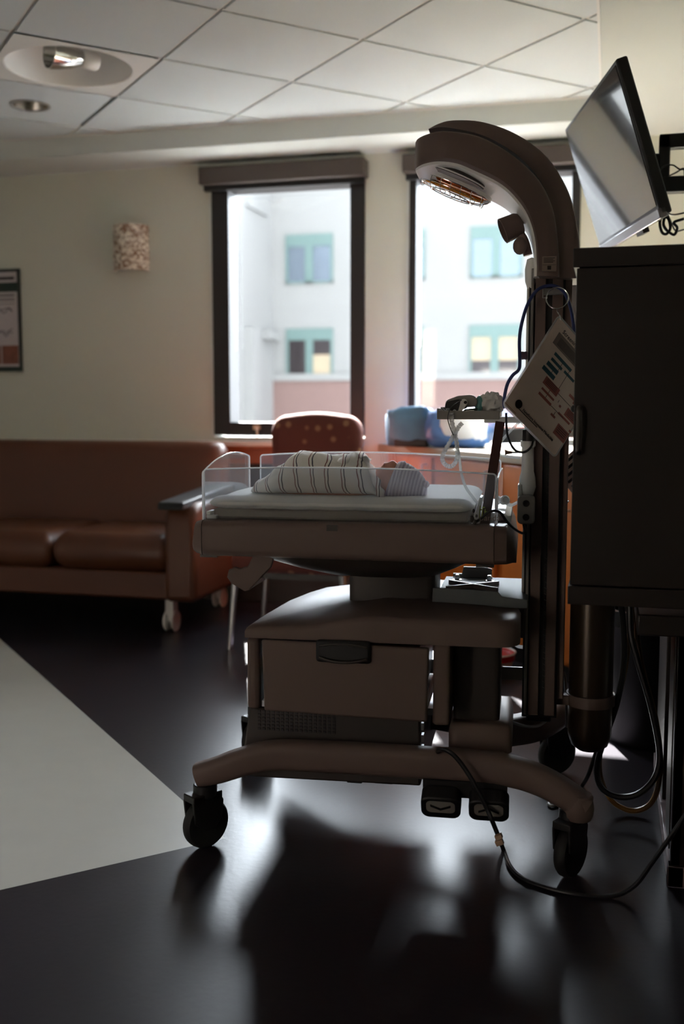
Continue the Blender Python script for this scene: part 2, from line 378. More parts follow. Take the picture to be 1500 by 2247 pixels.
# the tile that carries the small downlight keeps a round opening
DL = Vector((-2.78, 4.615)); DR = .088
q = p0 + a_*sp_; g = .010
outer = []
sq = [q+a_*g+b_*g, q+a_*(sp_-g)+b_*g, q+a_*(sp_-g)+b_*(sp_-g), q+a_*g+b_*(sp_-g)]
def ring_plate(bm, sq, c, r, z, mi, seg=48):
    ctr = (sq[0]+sq[2])/2
    def edge_hit(ang):
        d = Vector((math.cos(ang), math.sin(ang))); best = 9
        for k in range(4):
            p, e = sq[k], sq[(k+1) % 4]-sq[k]
            den = d.x*e.y - d.y*e.x
            if abs(den) < 1e-9: continue
            w_ = p - c; t = (w_.x*e.y - w_.y*e.x)/den; u = (w_.x*d.y - w_.y*d.x)/den
            if t > 0 and -1e-6 <= u <= 1+1e-6: best = min(best, t)
        return c + d*best
    angs = sorted([2*math.pi*k/seg for k in range(seg)] + [math.atan2((s-c).y, (s-c).x) % (2*math.pi) for s in sq])
    vi = [bm.verts.new((c.x+r*math.cos(a), c.y+r*math.sin(a), z)) for a in angs]
    vo = [bm.verts.new((*edge_hit(a), z)) for a in angs]
    n = len(angs)
    for k in range(n):
        f = bm.faces.new((vi[k], vi[(k+1) % n], vo[(k+1) % n], vo[k])); f.material_index = mi
ring_plate(bm, sq, DL, DR, HC-.002, 0)
me = bpy.data.meshes.new('ceiling'); bm.to_mesh(me); bm.free()
me.materials.append(M['tile']); me.materials.append(M['grid'])
co = bpy.data.objects.new('ceiling', me); C.objects.link(co); struct(co)

# walls
wm = MB()
WIN = [(-2.222, -1.323), (-1.09, -.185)]; ZW0, ZW1 = .935, 2.40
xs = [XL, WIN[0][0], WIN[0][1], WIN[1][0], WIN[1][1], XR]
for i in range(5):
    if i in (1, 3):
        wm.box(xs[i], xs[i+1], D, D+.2, 0, ZW0); wm.box(xs[i], xs[i+1], D, D+.2, ZW1, 2.8)
    else: wm.box(xs[i], xs[i+1], D, D+.2, 0, 2.8)
struct(wm.build('wall_window', M['wall']))
for nm, bx in (('wall_left', (XL-.15, XL, YB, D+.2, 0, 2.8)), ('wall_right', (XR, XR+.15, YB, D+.2, 0, 2.8)), ('wall_back', (XL-.15, -3.6, YB-.15, YB, 0, 2.8))):
    m_ = MB(); m_.box(*bx); struct(m_.build(nm, M['wall']))
m_ = MB(); m_.box(XL-.15, XR+.15, YB-.15, D+.2, 2.8, 2.95); struct(m_.build('roof_light_block', M['wall']))  # unseen roof slab, added to stop sky light leaking in above the ceiling
m_ = MB(); m_.box(-2.4, XR+.15, YB-.15, YB, 0, 2.8); m_.box(-3.6, -2.4, YB-.15, YB, 2.2, 2.8); struct(m_.build('wall_back', M['wall']))
m_ = MB(); m_.box(-3.68, -3.6, YB-.17, YB+.02, 0, 2.28); m_.box(-2.4, -2.32, YB-.17, YB+.02, 0, 2.28); m_.box(-3.6, -2.4, YB-.17, YB+.02, 2.2, 2.28); struct(m_.build('door_fill', M['grid']))  # unseen doorway, added so the fill light can reach the room
m_ = MB(); m_.box(-8, 1.5, YB-2.6, YB-2.45, 0, 2.8); m_.box(-8.1, -8, YB-2.6, YB-.15, 0, 2.8); m_.box(1.4, 1.5, YB-2.6, YB-.15, 0, 2.8); struct(m_.build('wall_fill_corridor', M['wall']))  # unseen corridor shell, added to house the fill lamp
m_ = MB(); m_.box(-8, 1.5, YB-2.6, YB-.15, 2.7, 2.8); struct(m_.build('ceiling_fill_corridor', M['grid']))
m_ = MB(); m_.box(-8, 1.5, YB-2.6, YB-.0, -.1, 0.0); struct(m_.build('floor_fill_corridor', M['floor_light']))
hl = bpy.data.lights.new('fill_lamp', 'AREA'); hl.shape = 'RECTANGLE'; hl.size = 2.0; hl.size_y = .6; hl.energy = FILL_STR; hl.color = (1.0, .80, .80)  # added fill lamp behind the camera, lifts the shaded front faces
ho = bpy.data.objects.new('fill_lamp', hl); C.objects.link(ho); ho.location = (-3.0, YB-1.3, 2.68)
# dropped soffit along the window wall and the right wall
sm = MB(); sm.prism([(XL, D), (XL, YS), (XS, YS), (XS, YB), (XR, YB), (XR, D)], 'z', ZS, HC+.03)
struct(sm.build('trim_1', M['soffit'], bevel=.004))
am = MB(); am.box(XS-.016, XS+.0, YB, YS, HC-.006, HC+.004); am.box(XL, XS, YS-.016, YS, HC-.006, HC+.004)
struct(am.build('trim_2', M['grid']))
# wooden ledge on the wall behind the sofa
lg = MB(); lg.box(XL, -1.33, D-.10, D, .889, .917, 1); lg.box(XL, -1.33, D-.102, D, .872, .889); lg.box(XL, -1.34, D-.075, D, .79, .872); lg.box(XL, -1.34, D-.07, D, 0, .79, 2)  # lowest panel in dark wood: shade put into its colour, less red bounce
struct(lg.build('trim_3', [M['cherry'], M['grid'], M['darkwood']], bevel=.003))

# windows
def window(n, x0, x1, wd, wr_):
    fr = MB(); y0, y1 = D-.012, D+.14
    fr.box(x0+.012, x0+wd, y0, y1, ZW0+.012, ZW1); fr.box(x1-wr_, x1-.002, y0, y1, ZW0+.012, ZW1)
    fr.box(x0+wd, x1-wr_, y0, y1, ZW0+.012, ZW0+.085); fr.box(x0+wd, x1-wr_, y0, y1, ZW1-.085, ZW1)
    o = fr.build('window_%d' % n, M['frame_black'], bevel=.004); struct(o)
    g_ = MB(); g_.box(x0+wd-.005, x1-wr_+.005, D+.085, D+.091, ZW0+.08, ZW1-.08); g_.build('pane', M['glass'], o)
    b_ = MB(); b_.box(x0-.004, x0+.012, D-.006, D+.14, ZW0, ZW1); b_.build('corner_bead', M['soffit'], o)
    return o
w1 = window(1, *WIN[0], .112, .083); window(2, *WIN[1], .05, .045)
lm = MB(); lc = at_y(562, 938, D-.03)
lm.box(lc.x-.02, lc.x+.02, D-.03, D-.012, lc.z-.012, lc.z+.012); lm.tube([(lc.x, D-.035, lc.z), (lc.x+.012, D-.05, lc.z-.02), (lc.x+.014, D-.05, lc.z-.06)], .006)
lm.build('window_latch', mat('brass_latch', '#c9a08a', .3, metal=.8), w1)

# ------------------------------------------------------------------ outside
YF = 28.0
bld = thing('building', 'pale stucco building with teal framed windows outside across the courtyard', 'building', (-6, YF, -6))
def bpart(mb, name, m, parent=None, **k):
    for i, v in enumerate(mb.v): mb.v[i] = (v[0]+6, v[1]-YF, v[2]+6) if parent is bld else v
    return mb.build(name, m, parent, **k)
fz = at_y(600, 830, YF).z
m_ = MB(); m_.box(-24, 14, YF, YF+.4, fz, 8.1); bpart(m_, 'facade', M['ext_wall'], bld)
m_ = MB(); m_.box(-24, 14, YF-.05, YF+.4, -6, fz); bpart(m_, 'brick_base', M['ext_brick'], bld)
m_ = MB(); m_.box(-24, 14, YF-.12, YF+.0, fz-.08, fz+.12); bpart(m_, 'string_course', M['ext_wall'], bld)
m_ = MB(); m_.box(-14, -9.36, YF-7.5, YF, -6, 8.1); bpart(m_, 'wing_wall', M['ext_wall'], bld)
m_ = MB(); m_.box(-9.4, -9.1, YF-2.4, YF-1.9, -6, 3.2); m_.box(-9.4, -9.15, YF-1.0, YF, 3.0, 3.25); m_.box(-9.4, -9.28, YF-2.2, YF-.6, 6.35, 6.5)
bpart(m_, 'downpipe', M['ext_wall'], bld)
cols = [(-8.97, -7.60), (-6.385, -5.015), (-3.79, -2.41), (-1.2, .17), (1.4, 2.77)]
for ri, (z0, z1) in enumerate(((4.58, 5.92), (1.98, 3.33), (7.32, 8.05))):
    for ci, (x0, x1) in enumerate(cols):
        m_ = MB(); hd = (z1-z0)*.24; xm = (x0+x1)/2
        m_.box(x0, x1, YF-.06, YF+.05, z1-hd, z1); m_.box(x0, x0+.07, YF-.06, YF+.05, z0, z1-hd); m_.box(x1-.07, x1, YF-.06, YF+.05, z0, z1-hd)
        m_.box(xm-.11, xm+.11, YF-.06, YF+.05, z0, z1-hd); m_.box(x0, x1, YF-.06, YF+.05, z0, z0+.05)
        fo = bpart(m_, 'window', M['ext_teal'], bld)
        for k, (a, b) in enumerate(((x0+.07, xm-.11), (xm+.11, x1-.07))):
            g_ = MB(); g_.box(a+6, b+6, -.02, .0, z0+.05+6, z1-hd+6)
            kind = M['ext_glass'] if ri != 1 else M['ext_glass_dark']
            if ri == 1 and ci == 2: kind = M['ext_cream']
            g_.build('pane', kind, fo)
            if ri == 1 and (ci == 2 or (ci == 0 and k == 1)):
                s_ = MB(); s_.box(a+6, b+6, -.035, -.02, z0+.05+6, z0+6+(.4 if ci == 2 else .62))
                s_.build('shade', M['ext_glass_dark'] if ci == 2 else M['ext_cream'], fo)
m_ = MB(); m_.box(-40, 30, D+1.5, 60, -6.2, -6.0); struct(m_.build('courtyard_paving', M['paving']))

# ------------------------------------------------------------------ roller blinds
for i, (x0, x1, lb) in enumerate(((-2.245, -1.305, 'brown roller blind cassette above the left window by the sofa'), (-1.10, -.15, 'brown roller blind cassette above the right window behind the heater hood'))):
    t = thing('roller_blind', lb, 'blind', ((x0+x1)/2, D-.06, 2.38))
    hw = (x1-x0)/2
    m_ = MB(); m_.box(-hw, hw, -.05, .058, -.048, .045); m_.build('cassette', M['cassette'], t, bevel=.006)
    m_ = MB(); m_.box(-hw+.01, hw-.01, .0, .035, -.075, -.048); m_.build('hem_bar', M['black'], t)
    m_ = MB(); xx = -hw+.158 if i == 0 else -hw+.075
    for k in range(34):
        zc = -.1-k*.024
        m_.ell((xx, .10 if i == 0 else .10, zc), (.0042, .0042, .0042), 8)
    m_.tube([(xx, .10 if i == 0 else .10, -.08), (xx, .10 if i == 0 else .10, -.95)], .0014, 5)
    m_.build('bead_chain', M['chain'], t)

# ------------------------------------------------------------------ wall sconce and framed board
sp0 = at_y(290, 547, D)
t = thing('wall_sconce', 'mottled brown and cream half-round sconce on the wall above the sofa', 'wall lamp', (sp0.x, D, sp0.z))
m_ = MB(); ring = lambda z: [Vector((.108*math.cos(a), -.105*math.sin(a)-.004, z)) for a in [math.pi*k/20 for k in range(21)]]
rin = lambda z: [Vector((.103*math.cos(a), -.10*math.sin(a)-.004, z)) for a in [math.pi*k/20 for k in range(20, -1, -1)]]
m_.loft([ring(-.128)+rin(-.128), ring(.128)+rin(.128)]); m_.build('lamp_shade', M['mosaic'], t)
m_ = MB(); m_.box(-.06, .06, -.02, 0, -.08, .08); m_.cyl((0, -.05, -.06), .018, .1); m_.box(-.008, .008, -.05, -.01, -.06, -.05); m_.build('lamp_base', M['white_pl'], t)
px0 = -3.435
t = thing('framed_board', 'framed information board with green bands and photos on the left wall', 'poster', (px0, D, 1.32))
m_ = MB(); W_, H_ = .5, .607
m_.box(-W_, 0, -.022, -.002, 0, H_); m_.build('frame', mat('dark_green_frame', '#2b2f2a', .4), t, bevel=.002)
m_ = MB(); m_.box(-W_+.015, -.014, -.0235, -.022, .03, H_-.018); m_.build('printed_sheet', mat('poster_paper', '#b9aeb0', .6), t)
gb = mat('dark_green_print', '#16281f', .5)
for bx in ((-W_+.015, -.012, -.0245, -.0235, H_-.135, H_-.08), (-W_, 0, -.0245, -.0225, 0, .027)):
    m_ = MB(); m_.box(*bx); m_.build('green_band', gb, t)
m_ = MB()
for zc, h in ((H_-.055, .017), (H_-.155, .008), (H_-.175, .004), (H_-.185, .004), (H_-.205, .003)): m_.box(-W_+.02, -.03, -.0243, -.0235, zc-h/2, zc+h/2)
random.seed(3)
for zc in (.37, .36, .24, .225):
    m_.tube(catmull([(-.16+.022*k, -.0245, zc+random.uniform(-.018, .018)) for k in range(6)], 5), .0022, 5)
m_.build('handwriting', M['print_black'], t)
m_ = MB()
for k in range(4): m_.box(-W_+.02+.118*k, -W_+.13+.118*k, -.0245, -.0235, .045, .155)
m_.build('photo_strip', mat('warm_photo_print', '#7a4a38', .5, var=.6, vscale=22), t)

# ------------------------------------------------------------------ ceiling lights
lc2 = p0 + (a_+b_)*(sp_/2)
t = thing('ceiling_light', 'large round recessed downlight in a white ceiling panel at upper left', 'ceiling light', (lc2.x, lc2.y, HC))
bm = bmesh.new(); g = .006
sq = [p0+a_*g+b_*g-lc2, p0+a_*(sp_-g)+b_*g-lc2, p0+a_*(sp_-g)+b_*(sp_-g)-lc2, p0+a_*g+b_*(sp_-g)-lc2]
ring_plate(bm, [Vector(s) for s in sq], Vector((0, 0)), .272, -.004, 0, 64)
me = bpy.data.meshes.new('panel'); bm.to_mesh(me); bm.free(); me.materials.append(M['white_pl'])
o = bpy.data.objects.new('panel', me); C.objects.link(o); o.parent = t
m_ = MB(); m_.lathe([(.272, -.004), (.266, .0), (.26, .06), (.25, .12), (.235, .18), (.0001, .185)], seg=64); m_.build('reflector_bowl', M['white_pl'], t)
lp0, lp1 = at_z(108, 112, HC+.055), at_z(214, 136, HC+.055)
base = lp1 - Vector((lc2.x, lc2.y, HC)); axv = (lp0-lp1).normalized(); LL = (lp0-lp1).length; mt = axv.to_track_quat('Z', 'Y').to_matrix().to_4x4()
lamp = MB(); lamp.lathe([(.028, LL*.32), (.034, LL*.36), (.052, LL*.55), (.066, LL*.8), (.072, LL), (.069, LL), (.06, LL*.8), (.03, LL*.4)], base, 32, mat=mt); lamp.build('lamp_reflector', M['reflector'], t)
m_ = MB(); m_.lathe([(.0001, 0), (.034, .0), (.040, .01), (.040, LL*.30), (.034, LL*.34), (.0001, LL*.34)], base, 24, mat=mt); m_.build('lamp_socket', M['white_pl'], t)
t = thing('ceiling_light', 'small round recessed downlight with mirrored cone in the ceiling near the window soffit', 'ceiling light', (DL.x, DL.y, HC))
m_ = MB(); m_.lathe([(.085, -.002), (.097, -.003), (.097, -.006), (.084, -.006), (.082, .0)], seg=48); m_.build('trim_ring', M['grey_pl'], t)
m_ = MB(); m_.lathe([(.083, -.002), (.075, .05), (.058, .11), (.05, .13)], seg=48); m_.build('mirrored_cone', mat('dark_mirror_cone', '#c4beb6', .25, metal=1), t)
m_ = MB(); m_.cyl((0, 0, .128), .055, .01); m_.build('bulb_holder', M['shell_dark'], t)

# ------------------------------------------------------------------ sofa
sofa = thing('sofa', 'brown leather sofa on casters under the wall sconce at left', 'sofa', (-2.0, 4.55, 0))
def soft_box(x0, x1, y0, y1, z0, z1, r, bulge=0, n=10):
    m = MB(); hx, hy, hz = (x1-x0)/2, (y1-y0)/2, (z1-z0)/2; cx, cy, cz = (x0+x1)/2, (y0+y1)/2, (z0+z1)/2
    rings = []; K = 14
    for i in range(K+1):
        u = -1+2*i/K; th = u*math.pi/2
        z = cz + hz*(1-r/hz)*max(-1, min(1, u*1.4)) + r*math.sin(th) if False else cz + (hz-r)*u + r*math.sin(th)
        ins = r*(1-math.cos(th)); bl = bulge*math.cos(th)
        rings.append([Vector((cx+p[0], cy+p[1], z)) for p in rrect(hx-ins+bl*0, hy-ins+bl, max(.004, r*.9-ins*.5), 4)])
    m.loft(rings); return m
for k in range(3):
    x1 = -.06-.632*k
    m_ = soft_box(x1-.626, x1, -.02, .62, .30, .485, .05, .012)
    o = m_.build('seat_cushion', M['leather'], sofa)
prof = [(.56, .40), (.555, .50), (.575, .66), (.60, .80), (.615, .865), (.635, .90), (.67, .918), (.72, .92), (.77, .91), (.80, .88), (.81, .80), (.80, .40)]
rings = []
NXB = 76
for k in range(NXB+1):
    x = -.035-1.91*k/NXB
    e = min(k, NXB-k)/4; f = 1 if e >= 1 else math.sqrt(1-(1-e)**2)
    seam = max(math.exp(-((x+.035+1.91*q)/.006)**2) for q in (1/3, 2/3))
    rings.append([Vector((x, .70+(y-.70)*(.55+.45*f)+seam*.006*(1 if y < .7 else 0), .40+(z-.40)*(.93+.07*f)-seam*.003)) for y, z in [tuple(v)[:2] for v in catmull([(p[0], p[1], 0) for p in prof], 3)]])
m_ = MB(); m_.loft(rings); m_.build('back_cushion', M['leather'], sofa, angle=60)
m_ = MB(); m_.box(-1.98, .0, .0, .82, .17, .305); m_.build('base', M['leather'], sofa, bevel=.012)
for x0, x1 in ((-.075, .085), (-2.08, -1.92)):
    m_ = MB()
    prof = [(-.03, .165), (-.03, .55), (.0, .62), (.06, .645), (.80, .645), (.80, .165)]
    m_.prism(prof, 'x', x0, x1); arm = m_.build('armrest', M['leather'], sofa, bevel=.03, seg=4)
    c_ = MB(); c_.prism([(-.07, .618), (-.06, .655), (.62, .70), (.64, .68), (.62, .655), (-.02, .618)], 'x', x0-.012, x1-.04); cp = c_.build('arm_cap', M['black'], arm, bevel=.008)
for x0, y0 in ((-.085, .075), (-1.96, .075), (-.085, .72), (-1.96, .72)):
    cs = MB(); cs.prism([(.03, .165), (.035, .10), (.012, .05), (-.012, .05), (-.03, .10), (-.03, .165)], 'x', x0-.022, x0+.022, mat=Matrix.Translation((0, y0, 0)))
    co_ = cs.build('caster', M['white_pl'], sofa, bevel=.006)
    wh = MB(); mt = Matrix.Rotation(R(90), 4, 'Y')
    for dx in (-.03, .012): wh.lathe([(.001, 0), (.035, 0), (.05, .003), (.054, .009), (.05, .015), (.035, .018), (.001, .018)], (x0+dx, y0, .054), 28, mat=mt)
    wh.build('wheel', M['white_pl'], co_)

# ------------------------------------------------------------------ chair
ch = thing('guest_chair', 'red star-patterned chair with rounded back under the left window', 'chair', (-1.39, 4.62, 0))
def back_outline(hw, z0, z1, r, n=10):
    pts = [(-hw*.94, z0), (hw*.94, z0)]
    for a in range(n+1): t_ = R(90*a/n); pts.append((hw-r+r*math.cos(t_), z1-r+r*math.sin(t_)-.035*(1-math.sin(t_))*0))
    for k in range(1, 6): pts.append(((hw-r)*(1-2*k/6), z1+.014*math.sin(math.pi*k/6)))
    for a in range(n+1): t_ = R(90+90*a/n); pts.append((-hw+r+r*math.cos(t_), z1-r+r*math.sin(t_)))
    return pts
m_ = MB(); m_.prism(back_outline(.228, .50, 1.068, .085), 'y', .15, .26); m_.build('backrest', M['star_fabric'], ch, bevel=.045, seg=5)
m_ = soft_box(-.27, .27, -.30, .18, .36, .45, .035); m_.build('seat', M['star_fabric'], ch)
m_ = MB(); m_.box(-.24, .24, -.26, .17, .33, .36); m_.build('seat_frame', M['darkwood'], ch)
for x_ in (-.25, .25):
    for y_ in (-.27, .17):
        m_ = MB(); m_.tube([(x_, y_, .36), (x_*1.12, y_*1.05, 0)], lambda t_: .016-.004*t_, 10); m_.build('leg', M['steel'], ch)
m_ = MB()
for x_ in (-.12, .12): m_.box(x_-.02, x_+.02, .19, .215, .34, .56)
m_.build('back_support', M['darkwood'], ch)

# ------------------------------------------------------------------ counter run, 51 degrees to the window wall
NU = Vector((.6, -.8, 0)); NN = Vector((.8, .6, 0))            # along the front edge, into the counter
E0 = Vector((-1.24, 5.54, 0)) + NN*(2.325 - (Vector((-1.24, 5.54, 0)).dot(NN)))
def cnt(s, n, z): return E0 + NU*s + NN*n + Vector((0, 0, z))
SMAX = 2.45
ends = cnt(SMAX, 0, 0)
def clip_poly(n0, smax):
    a = cnt(0, n0, 0); s0 = (a.y - (D-.002))/.8
    p1 = cnt(s0, n0, 0); p2 = cnt(smax, n0, 0)
    return p1, p2
p1, p2 = clip_poly(0, SMAX)
top = MB(); top.prism([(p1.x, p1.y), (p2.x, p2.y), (XR-.01, p2.y), (XR-.01, D-.002)], 'z', .864, .905)
cw = top.build('worktop', M['counter'], bevel=.004); tag(cw, 'beige stone-look worktop running diagonally below the right window', 'worktop')
s_start = (cnt(0, .03, 0).y - (D-.01))/.8 + .03
SEG = [(s_start, .62, 'orange wood base cabinet next to the window behind the acrylic side panels'), (.625, 1.24, 'orange wood base cabinet in the middle of the run behind the heater column'), (1.245, 1.86, 'orange wood base cabinet behind the gas cylinder'), (1.865, 2.43, 'orange wood base cabinet at the near end of the run behind the dark bin')]
for s0, s1, lb in SEG:
    b0 = cnt(s0, .03, 0)
    t = thing('base_cabinet', lb, 'cabinet', b0, math.atan2(NU.y, NU.x), 'orange base cabinets')
    L = s1-s0
    dep = .42 if s0 > 0 else .06
    m_ = MB(); poly = [(0, 0), (L, 0), (L, .45), (.05 if s0 > 0 else .45, .45)] if s0 > 0 else [(.06, .0), (L, 0), (L, .30), (.36, .18)]
    m_.prism(poly, 'z', .07, .863); m_.build('carcass', M['cherry_v'], t)
    m_ = MB(); m_.box(.06, L-.003, -.018, -.001, 0.085, .855); dr = m_.build('door', M['cherry_v'], t, bevel=.003)
    m_ = MB(); m_.tube([(L-.05, -.02, .70), (L-.05, -.045, .70), (L-.05, -.045, .82), (L-.05, -.02, .82)], .005, 8); m_.build('handle', M['steel'], dr)
    m_ = MB(); m_.box(.1, L, .01, .03, 0, .069); m_.build('toe_kick', M['black'], t)

# things lying on the worktop
def lump(c, r, seed, amp, m, name, label, cat, pts=None, sq=.55, flat=True, parent=None, rot=0, seg=40, fr=5):
    mb = MB(); N = seg
    for i in range(N//2+1):
        a = math.pi*i/(N//2)
        for k in range(N):
            b = 2*math.pi*k/N
            d = Vector((math.sin(a)*math.cos(b), math.sin(a)*math.sin(b), -math.cos(a)))
            e = Vector([math.copysign(abs(q)**sq, q) for q in d])
            nz = mnoise.fractal(d*fr*.4 + Vector((seed*3.1, seed, 0)), 1, 2, 4)
            p = Vector((e.x*r[0], e.y*r[1], e.z*r[2]))*(1+amp*nz)
            mb.v.append(p)
    n = N
    for i in range(N//2):
        for k in range(n): mb.f.append([i*n+k, i*n+(k+1) % n, (i+1)*n+(k+1) % n, (i+1)*n+k]); mb.m.append(0)
    zmin = -r[2]*.93
    mb.v = [tuple(Vector((v[0], v[1], max(v[2], zmin)))) for v in mb.v]
    rm = Matrix.Rotation(rot, 3, 'Z')
    mb.v = [tuple((rm @ Vector(v)) + Vector((0, 0, -zmin))) for v in mb.v]
    o = mb.build(name, m, parent); o.location = c
    if parent is None: tag(o, label, cat)
    return o
bag = thing('tote_bag', 'steel blue fabric bag on the worktop under the right window', 'bag', (-1.0, 5.22, .905))
lump((0, 0, 0), (.125, .085, .105), 2, .12, M['bag_blue'], 'bag_body', '', '', parent=bag, sq=.45)
m_ = MB(); m_.box(-.075, .10, -.086, .06, .0, .045); m_.build('bag_base', M['black'], bag, bevel=.01)
pk = thing('supply_pack', 'blue and white plastic-wrapped supply pack beside the blue bag', 'package', (-.735, 5.16, .905))
lump((0, 0, 0), (.17, .12, .10), 5, .10, M['pack_blue'], 'wrapper', '', '', parent=pk, sq=.5, rot=R(-8))
lump((.03, -.035, .03), (.125, .10, .083), 8, .08, M['pack_white'], 'white_contents', '', '', parent=pk, sq=.5, rot=R(-8))
t = thing('paper_stack', 'stack of white papers lying on the worktop in front of the supply pack', 'papers', (-.40, 4.78, .905), R(-50))
for k in range(5):
    m_ = MB(); m_.box(-.14, .14, -.105, .105, k*.006, k*.006+.0055, mat=Matrix.Rotation(R(random.uniform(-6, 6)), 4, 'Z')); m_.build('sheet_bundle', M['pack_white'], t)
t = thing('monitor_box', 'black box-shaped device on the worktop behind the hanging card', 'device', (-.40, 5.15, .905), R(-20))
m_ = MB(); m_.box(-.15, .15, -.06, .06, 0, .10); m_.build('housing', M['black'], t, bevel=.008)
m_ = MB(); m_.box(-.13, .13, -.05, .05, .10, .108); m_.build('lid', mat('coral_lid', '#c96a5a', .5), t)

# ------------------------------------------------------------------ red bucket, dark bin
bk = at_z(1078, 1475, 0)
t = thing('bucket', 'white bucket with red lid on the floor behind the heater base', 'bucket', (bk.x, bk.y, 0))
m_ = MB(); m_.lathe([(.0001, .0), (.075, 0), (.09, .06), (.092, .075)], seg=32); m_.build('bucket_body', M['white_pl'], t)
m_ = MB(); m_.lathe([(.096, .06), (.096, .085), (.088, .09), (.08, .08), (.0001, .08)], seg=32); m_.build('lid', M['red'], t)
m_ = MB(); m_.tube([(.097*math.cos(a), .097*math.sin(a), .088) for a in [2*math.pi*k/32 for k in range(32)]], .004, 6, closed=True); m_.build('rim', M['white_pl'], t)
t = thing('waste_bin', 'dark waste bin on the floor behind the hanging cable loops', 'bin', (.13, 3.48, 0))
m_ = MB(); m_.lathe([(.0001, 0), (.115, 0), (.125, .02), (.145, .43), (.15, .44), (.14, .44), (.12, .03), (.0001, .03)], seg=40); m_.build('bin_body', M['black'], t)
m_ = MB(); m_.lathe([(.152, .40), (.154, .45), (.140, .452), (.134, .42)], seg=40); m_.build('liner', mat('black_bag_liner', '#18181a', .25, bump=.8, bscale=30), t)

# ------------------------------------------------------------------ hanging cabinet and slatted base unit at right
t = thing('wall_cabinet', 'dark espresso cabinet with bar handle hanging at the right edge', 'cabinet', (-.088, 2.25, .677))
Wc = XR+.088-.002
m_ = MB(); m_.box(.012, Wc, .02, .35, .035, .745); m_.build('carcass', M['darkwood'], t)
m_ = MB(); m_.box(.0, Wc, .0, .352, .718, .758); m_.build('top_panel', M['darkwood'], t, bevel=.002)
m_ = MB(); m_.box(.004, Wc, -.004, .352, 0, .04); m_.build('bottom_rail', M['darkwood'], t, bevel=.002)
for x0, x1 in ((.008, .50), (.504, Wc-.004)):
    m_ = MB(); m_.box(x0, x1, .0, .019, .042, .716); d_ = m_.build('door', M['darkwood'], t, bevel=.002)
    hx = .019 if x0 < .1 else x1-.03
    m_ = MB(); m_.tube(catmull([(hx, .0, .327), (hx, -.022, .331), (hx, -.026, .345), (hx, -.026, .405), (hx, -.022, .421), (hx, .0, .425)], 4), .0045, 10); m_.build('handle', mat('dull_nickel', '#6d6763', .35, metal=1), d_)
m_ = MB(); m_.lathe([(.0001, 0), (.007, 0), (.008, .008), (.004, .012), (.0001, .012)], (.012, .05, .422), 16, mat=Matrix.Rotation(R(-90), 4, 'Y')); m_.build('side_knob', M['black'], t)
t = thing('base_unit', 'dark slatted base unit with thick top under the hanging cabinet', 'cabinet', (.156, 2.39, 0))
We = XR-.156-.002
m_ = MB(); m_.box(-.09, We, -.03, .82, .592, .64); m_.build('top_slab', M['darkwood'], t, bevel=.004)
m_ = MB(); m_.box(0, We, 0, .02, .05, .592); m_.build('front_panel', M['darkwood'], t, bevel=.002)
for y0, y1 in ((.0, .045), (.095, .25), (.42, .80)):
    m_ = MB(); m_.box(0, .022, y0, y1, .045, .592); m_.build('slat', M['darkwood'], t, bevel=.002)
m_ = MB(); m_.box(-.006, .03, -.004, .81, 0, .05); m_.box(-.006, We, -.004, .03, 0, .05); m_.build('plinth', mat('grey_plinth', '#6d5a5c', .4), t, bevel=.002)

# ------------------------------------------------------------------ television
tv = thing('television', 'black flat television tilted down on a wall arm at upper right', 'television', (-.036, 3.56, 1.884))
tv.rotation_euler = (R(1), R(-18.3), R(12.5)); tv.rotation_mode = 'XYZ'
Wt, Ht = .80, .46
m_ = MB(); m_.box(0, .035, -Wt/2, Wt/2, -Ht/2, Ht/2); m_.build('housing', M['black'], tv, bevel=.006)
m_ = MB(); m_.box(-.0025, .001, -Wt/2+.014, Wt/2-.014, -Ht/2+.03, Ht/2-.014); m_.build('screen', M['screen'], tv)
m_ = MB(); m_.box(-.005, .02, -Wt/2, Wt/2, -Ht/2-.008, -Ht/2+.022); m_.build('lower_bezel', mat('silver_bezel', '#9a979a', .25, metal=.6), tv, bevel=.003)
m_ = MB(); m_.box(.0, .02, -.18, -.1, -Ht/2-.02, -Ht/2-.006); m_.build('sensor', M['black'], tv)
m_ = MB(); m_.box(.035, .06, -.2, .2, -.15, .12); m_.build('back_cover', M['black'], tv, bevel=.008)
t = thing('tv_bracket', 'black articulated wall bracket behind the tilted television', 'bracket', (XR, 3.6, 1.9))
def rel(p): return (p[0]-XR, p[1]-3.6, p[2]-1.9)
m_ = MB(); m_.box(-.895, -.80, .0, .04, -.02, .03); m_.build('tilt_head', M['black'], t, bevel=.004)
m_ = MB(); m_.box(-.825, -.0, -.02, .02, .04, .085); m_.box(-.825, -.79, -.02, .02, -.075, .085); m_.box(-.825, 0, -.022, .022, -.10, -.05); m_.build('arm_frame', M['black'], t, bevel=.004)
m_ = MB(); m_.box(-.012, 0, -.1, .1, -.16, .16); m_.build('wall_plate', M['black'], t)
def cable(name, label, pts, r, m, world=True, n=8, cat='cable', group=None):
    b_ = MB(); b_.tube(catmull(pts, n), r, 10); o = b_.build(name, m); return tag(o, label, cat, group)
yv = 3.62
cable('tv_cable', 'thin black cable looping below the television bracket', [at_y(*p, yv) for p in ((1438, 400), (1480, 380), (1500, 372), (1495, 420), (1460, 415), (1452, 440), (1470, 470), (1510, 465))], .0028, M['cord'])
cable('tv_cable', 'thick black cable curl under the lower corner of the television', [at_y(*p, yv-.2) for p in ((1452, 470), (1447, 490), (1452, 510), (1462, 513), (1470, 500), (1466, 480), (1458, 478), (1455, 492), (1462, 505), (1478, 515), (1485, 500), (1478, 488), (1500, 480))], .0045, M['cord'])
